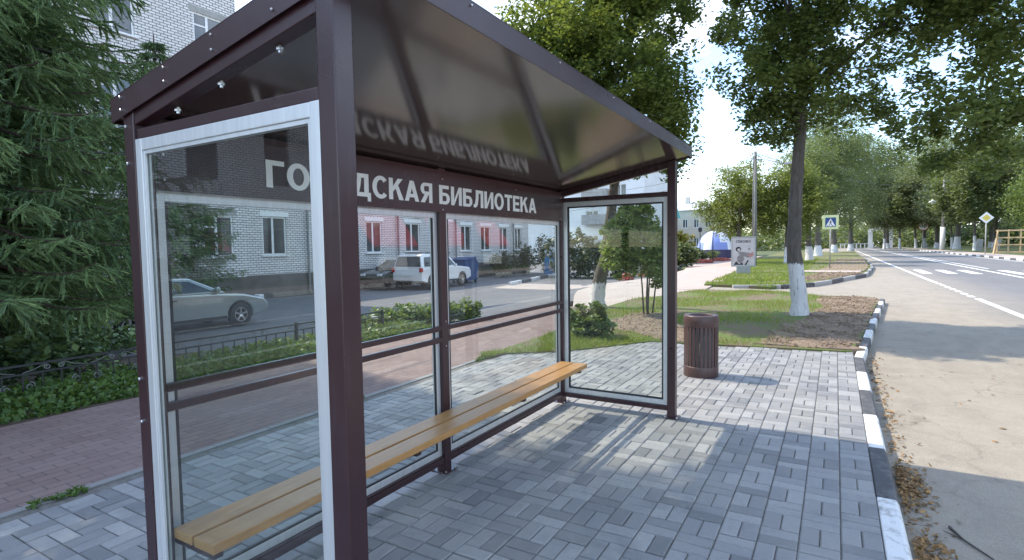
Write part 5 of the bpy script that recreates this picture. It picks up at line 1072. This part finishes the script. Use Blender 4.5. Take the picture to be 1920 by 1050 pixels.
# ------------------------------------------------------------------ sky, sun, camera
SUN_EL, SUN_AZ = 48, 0
w = bpy.data.worlds.new('World'); scene.world = w; w.use_nodes = True; nt = w.node_tree; bg = nt.nodes['Background']
sky = nt.nodes.new('ShaderNodeTexSky'); sky.sky_type = 'NISHITA'; sky.sun_disc = False; sky.sun_elevation = R(SUN_EL); sky.sun_rotation = R(SUN_AZ); sky.air_density = 1.0; sky.dust_density = .4; sky.ozone_density = 1.2
tc = nt.nodes.new('ShaderNodeTexCoord'); mp = nt.nodes.new('ShaderNodeMapping'); mp.inputs['Scale'].default_value = (1, 1, 2.6); nt.links.new(tc.outputs['Generated'], mp.inputs[0])
nz = nt.nodes.new('ShaderNodeTexNoise'); nz.inputs['Scale'].default_value = 2.6; nz.inputs['Detail'].default_value = 7; nz.inputs['Roughness'].default_value = .58; nz.inputs['Distortion'].default_value = .3; nt.links.new(mp.outputs[0], nz.inputs['Vector'])
rp = nt.nodes.new('ShaderNodeValToRGB'); rp.color_ramp.elements[0].position = .46; rp.color_ramp.elements[1].position = .74; nt.links.new(nz.outputs['Fac'], rp.inputs[0])
mx = nt.nodes.new('ShaderNodeMix'); mx.data_type = 'RGBA'; nt.links.new(rp.outputs[0], mx.inputs[0]); nt.links.new(sky.outputs[0], mx.inputs[6]); mx.inputs[7].default_value = (6.2, 6.6, 7.4, 1)
nt.links.new(mx.outputs[2], bg.inputs[0]); bg.inputs[1].default_value = .15
sl = bpy.data.lights.new('sun', 'SUN'); sl.energy = 2.05; sl.angle = R(.6); sl.color = (1, .89, .73); so = bpy.data.objects.new('sun', sl); COL.objects.link(so)
d = Vector((math.sin(R(SUN_AZ)) * math.cos(R(SUN_EL)), math.cos(R(SUN_AZ)) * math.cos(R(SUN_EL)), math.sin(R(SUN_EL)))); so.rotation_euler = d.to_track_quat('Z', 'Y').to_euler(); so.location = (0, 30, 30)

yaw, pitch, roll = R(30.4595), R(3.36676), R(-.8698)
f = Vector((math.cos(pitch) * math.cos(yaw), math.cos(pitch) * math.sin(yaw), -math.sin(pitch))); r0 = Vector((math.sin(yaw), -math.cos(yaw), 0)); u0 = r0.cross(f)
rr = r0 * math.cos(roll) + u0 * math.sin(roll); uu = -r0 * math.sin(roll) + u0 * math.cos(roll)
cam = bpy.data.cameras.new('camera'); co = bpy.data.objects.new('camera', cam); COL.objects.link(co)
mat = Matrix((rr, uu, -f)).transposed().to_4x4(); mat.translation = Vector((-1.10594, -2.38173, 1.55)); co.matrix_world = mat
cam.sensor_width = 36; cam.lens = 1032.27 / 1920 * 36; cam.clip_start = .05; cam.clip_end = 4000
scene.camera = co
scene.render.engine = 'CYCLES'; scene.cycles.max_bounces = 10; scene.cycles.transparent_max_bounces = 24; scene.cycles.use_denoising = True
scene.cycles.sample_clamp_indirect = 6
scene.view_settings.view_transform = 'Standard'; scene.view_settings.look = 'None'; scene.view_settings.exposure = 1.62; scene.view_settings.gamma = 1
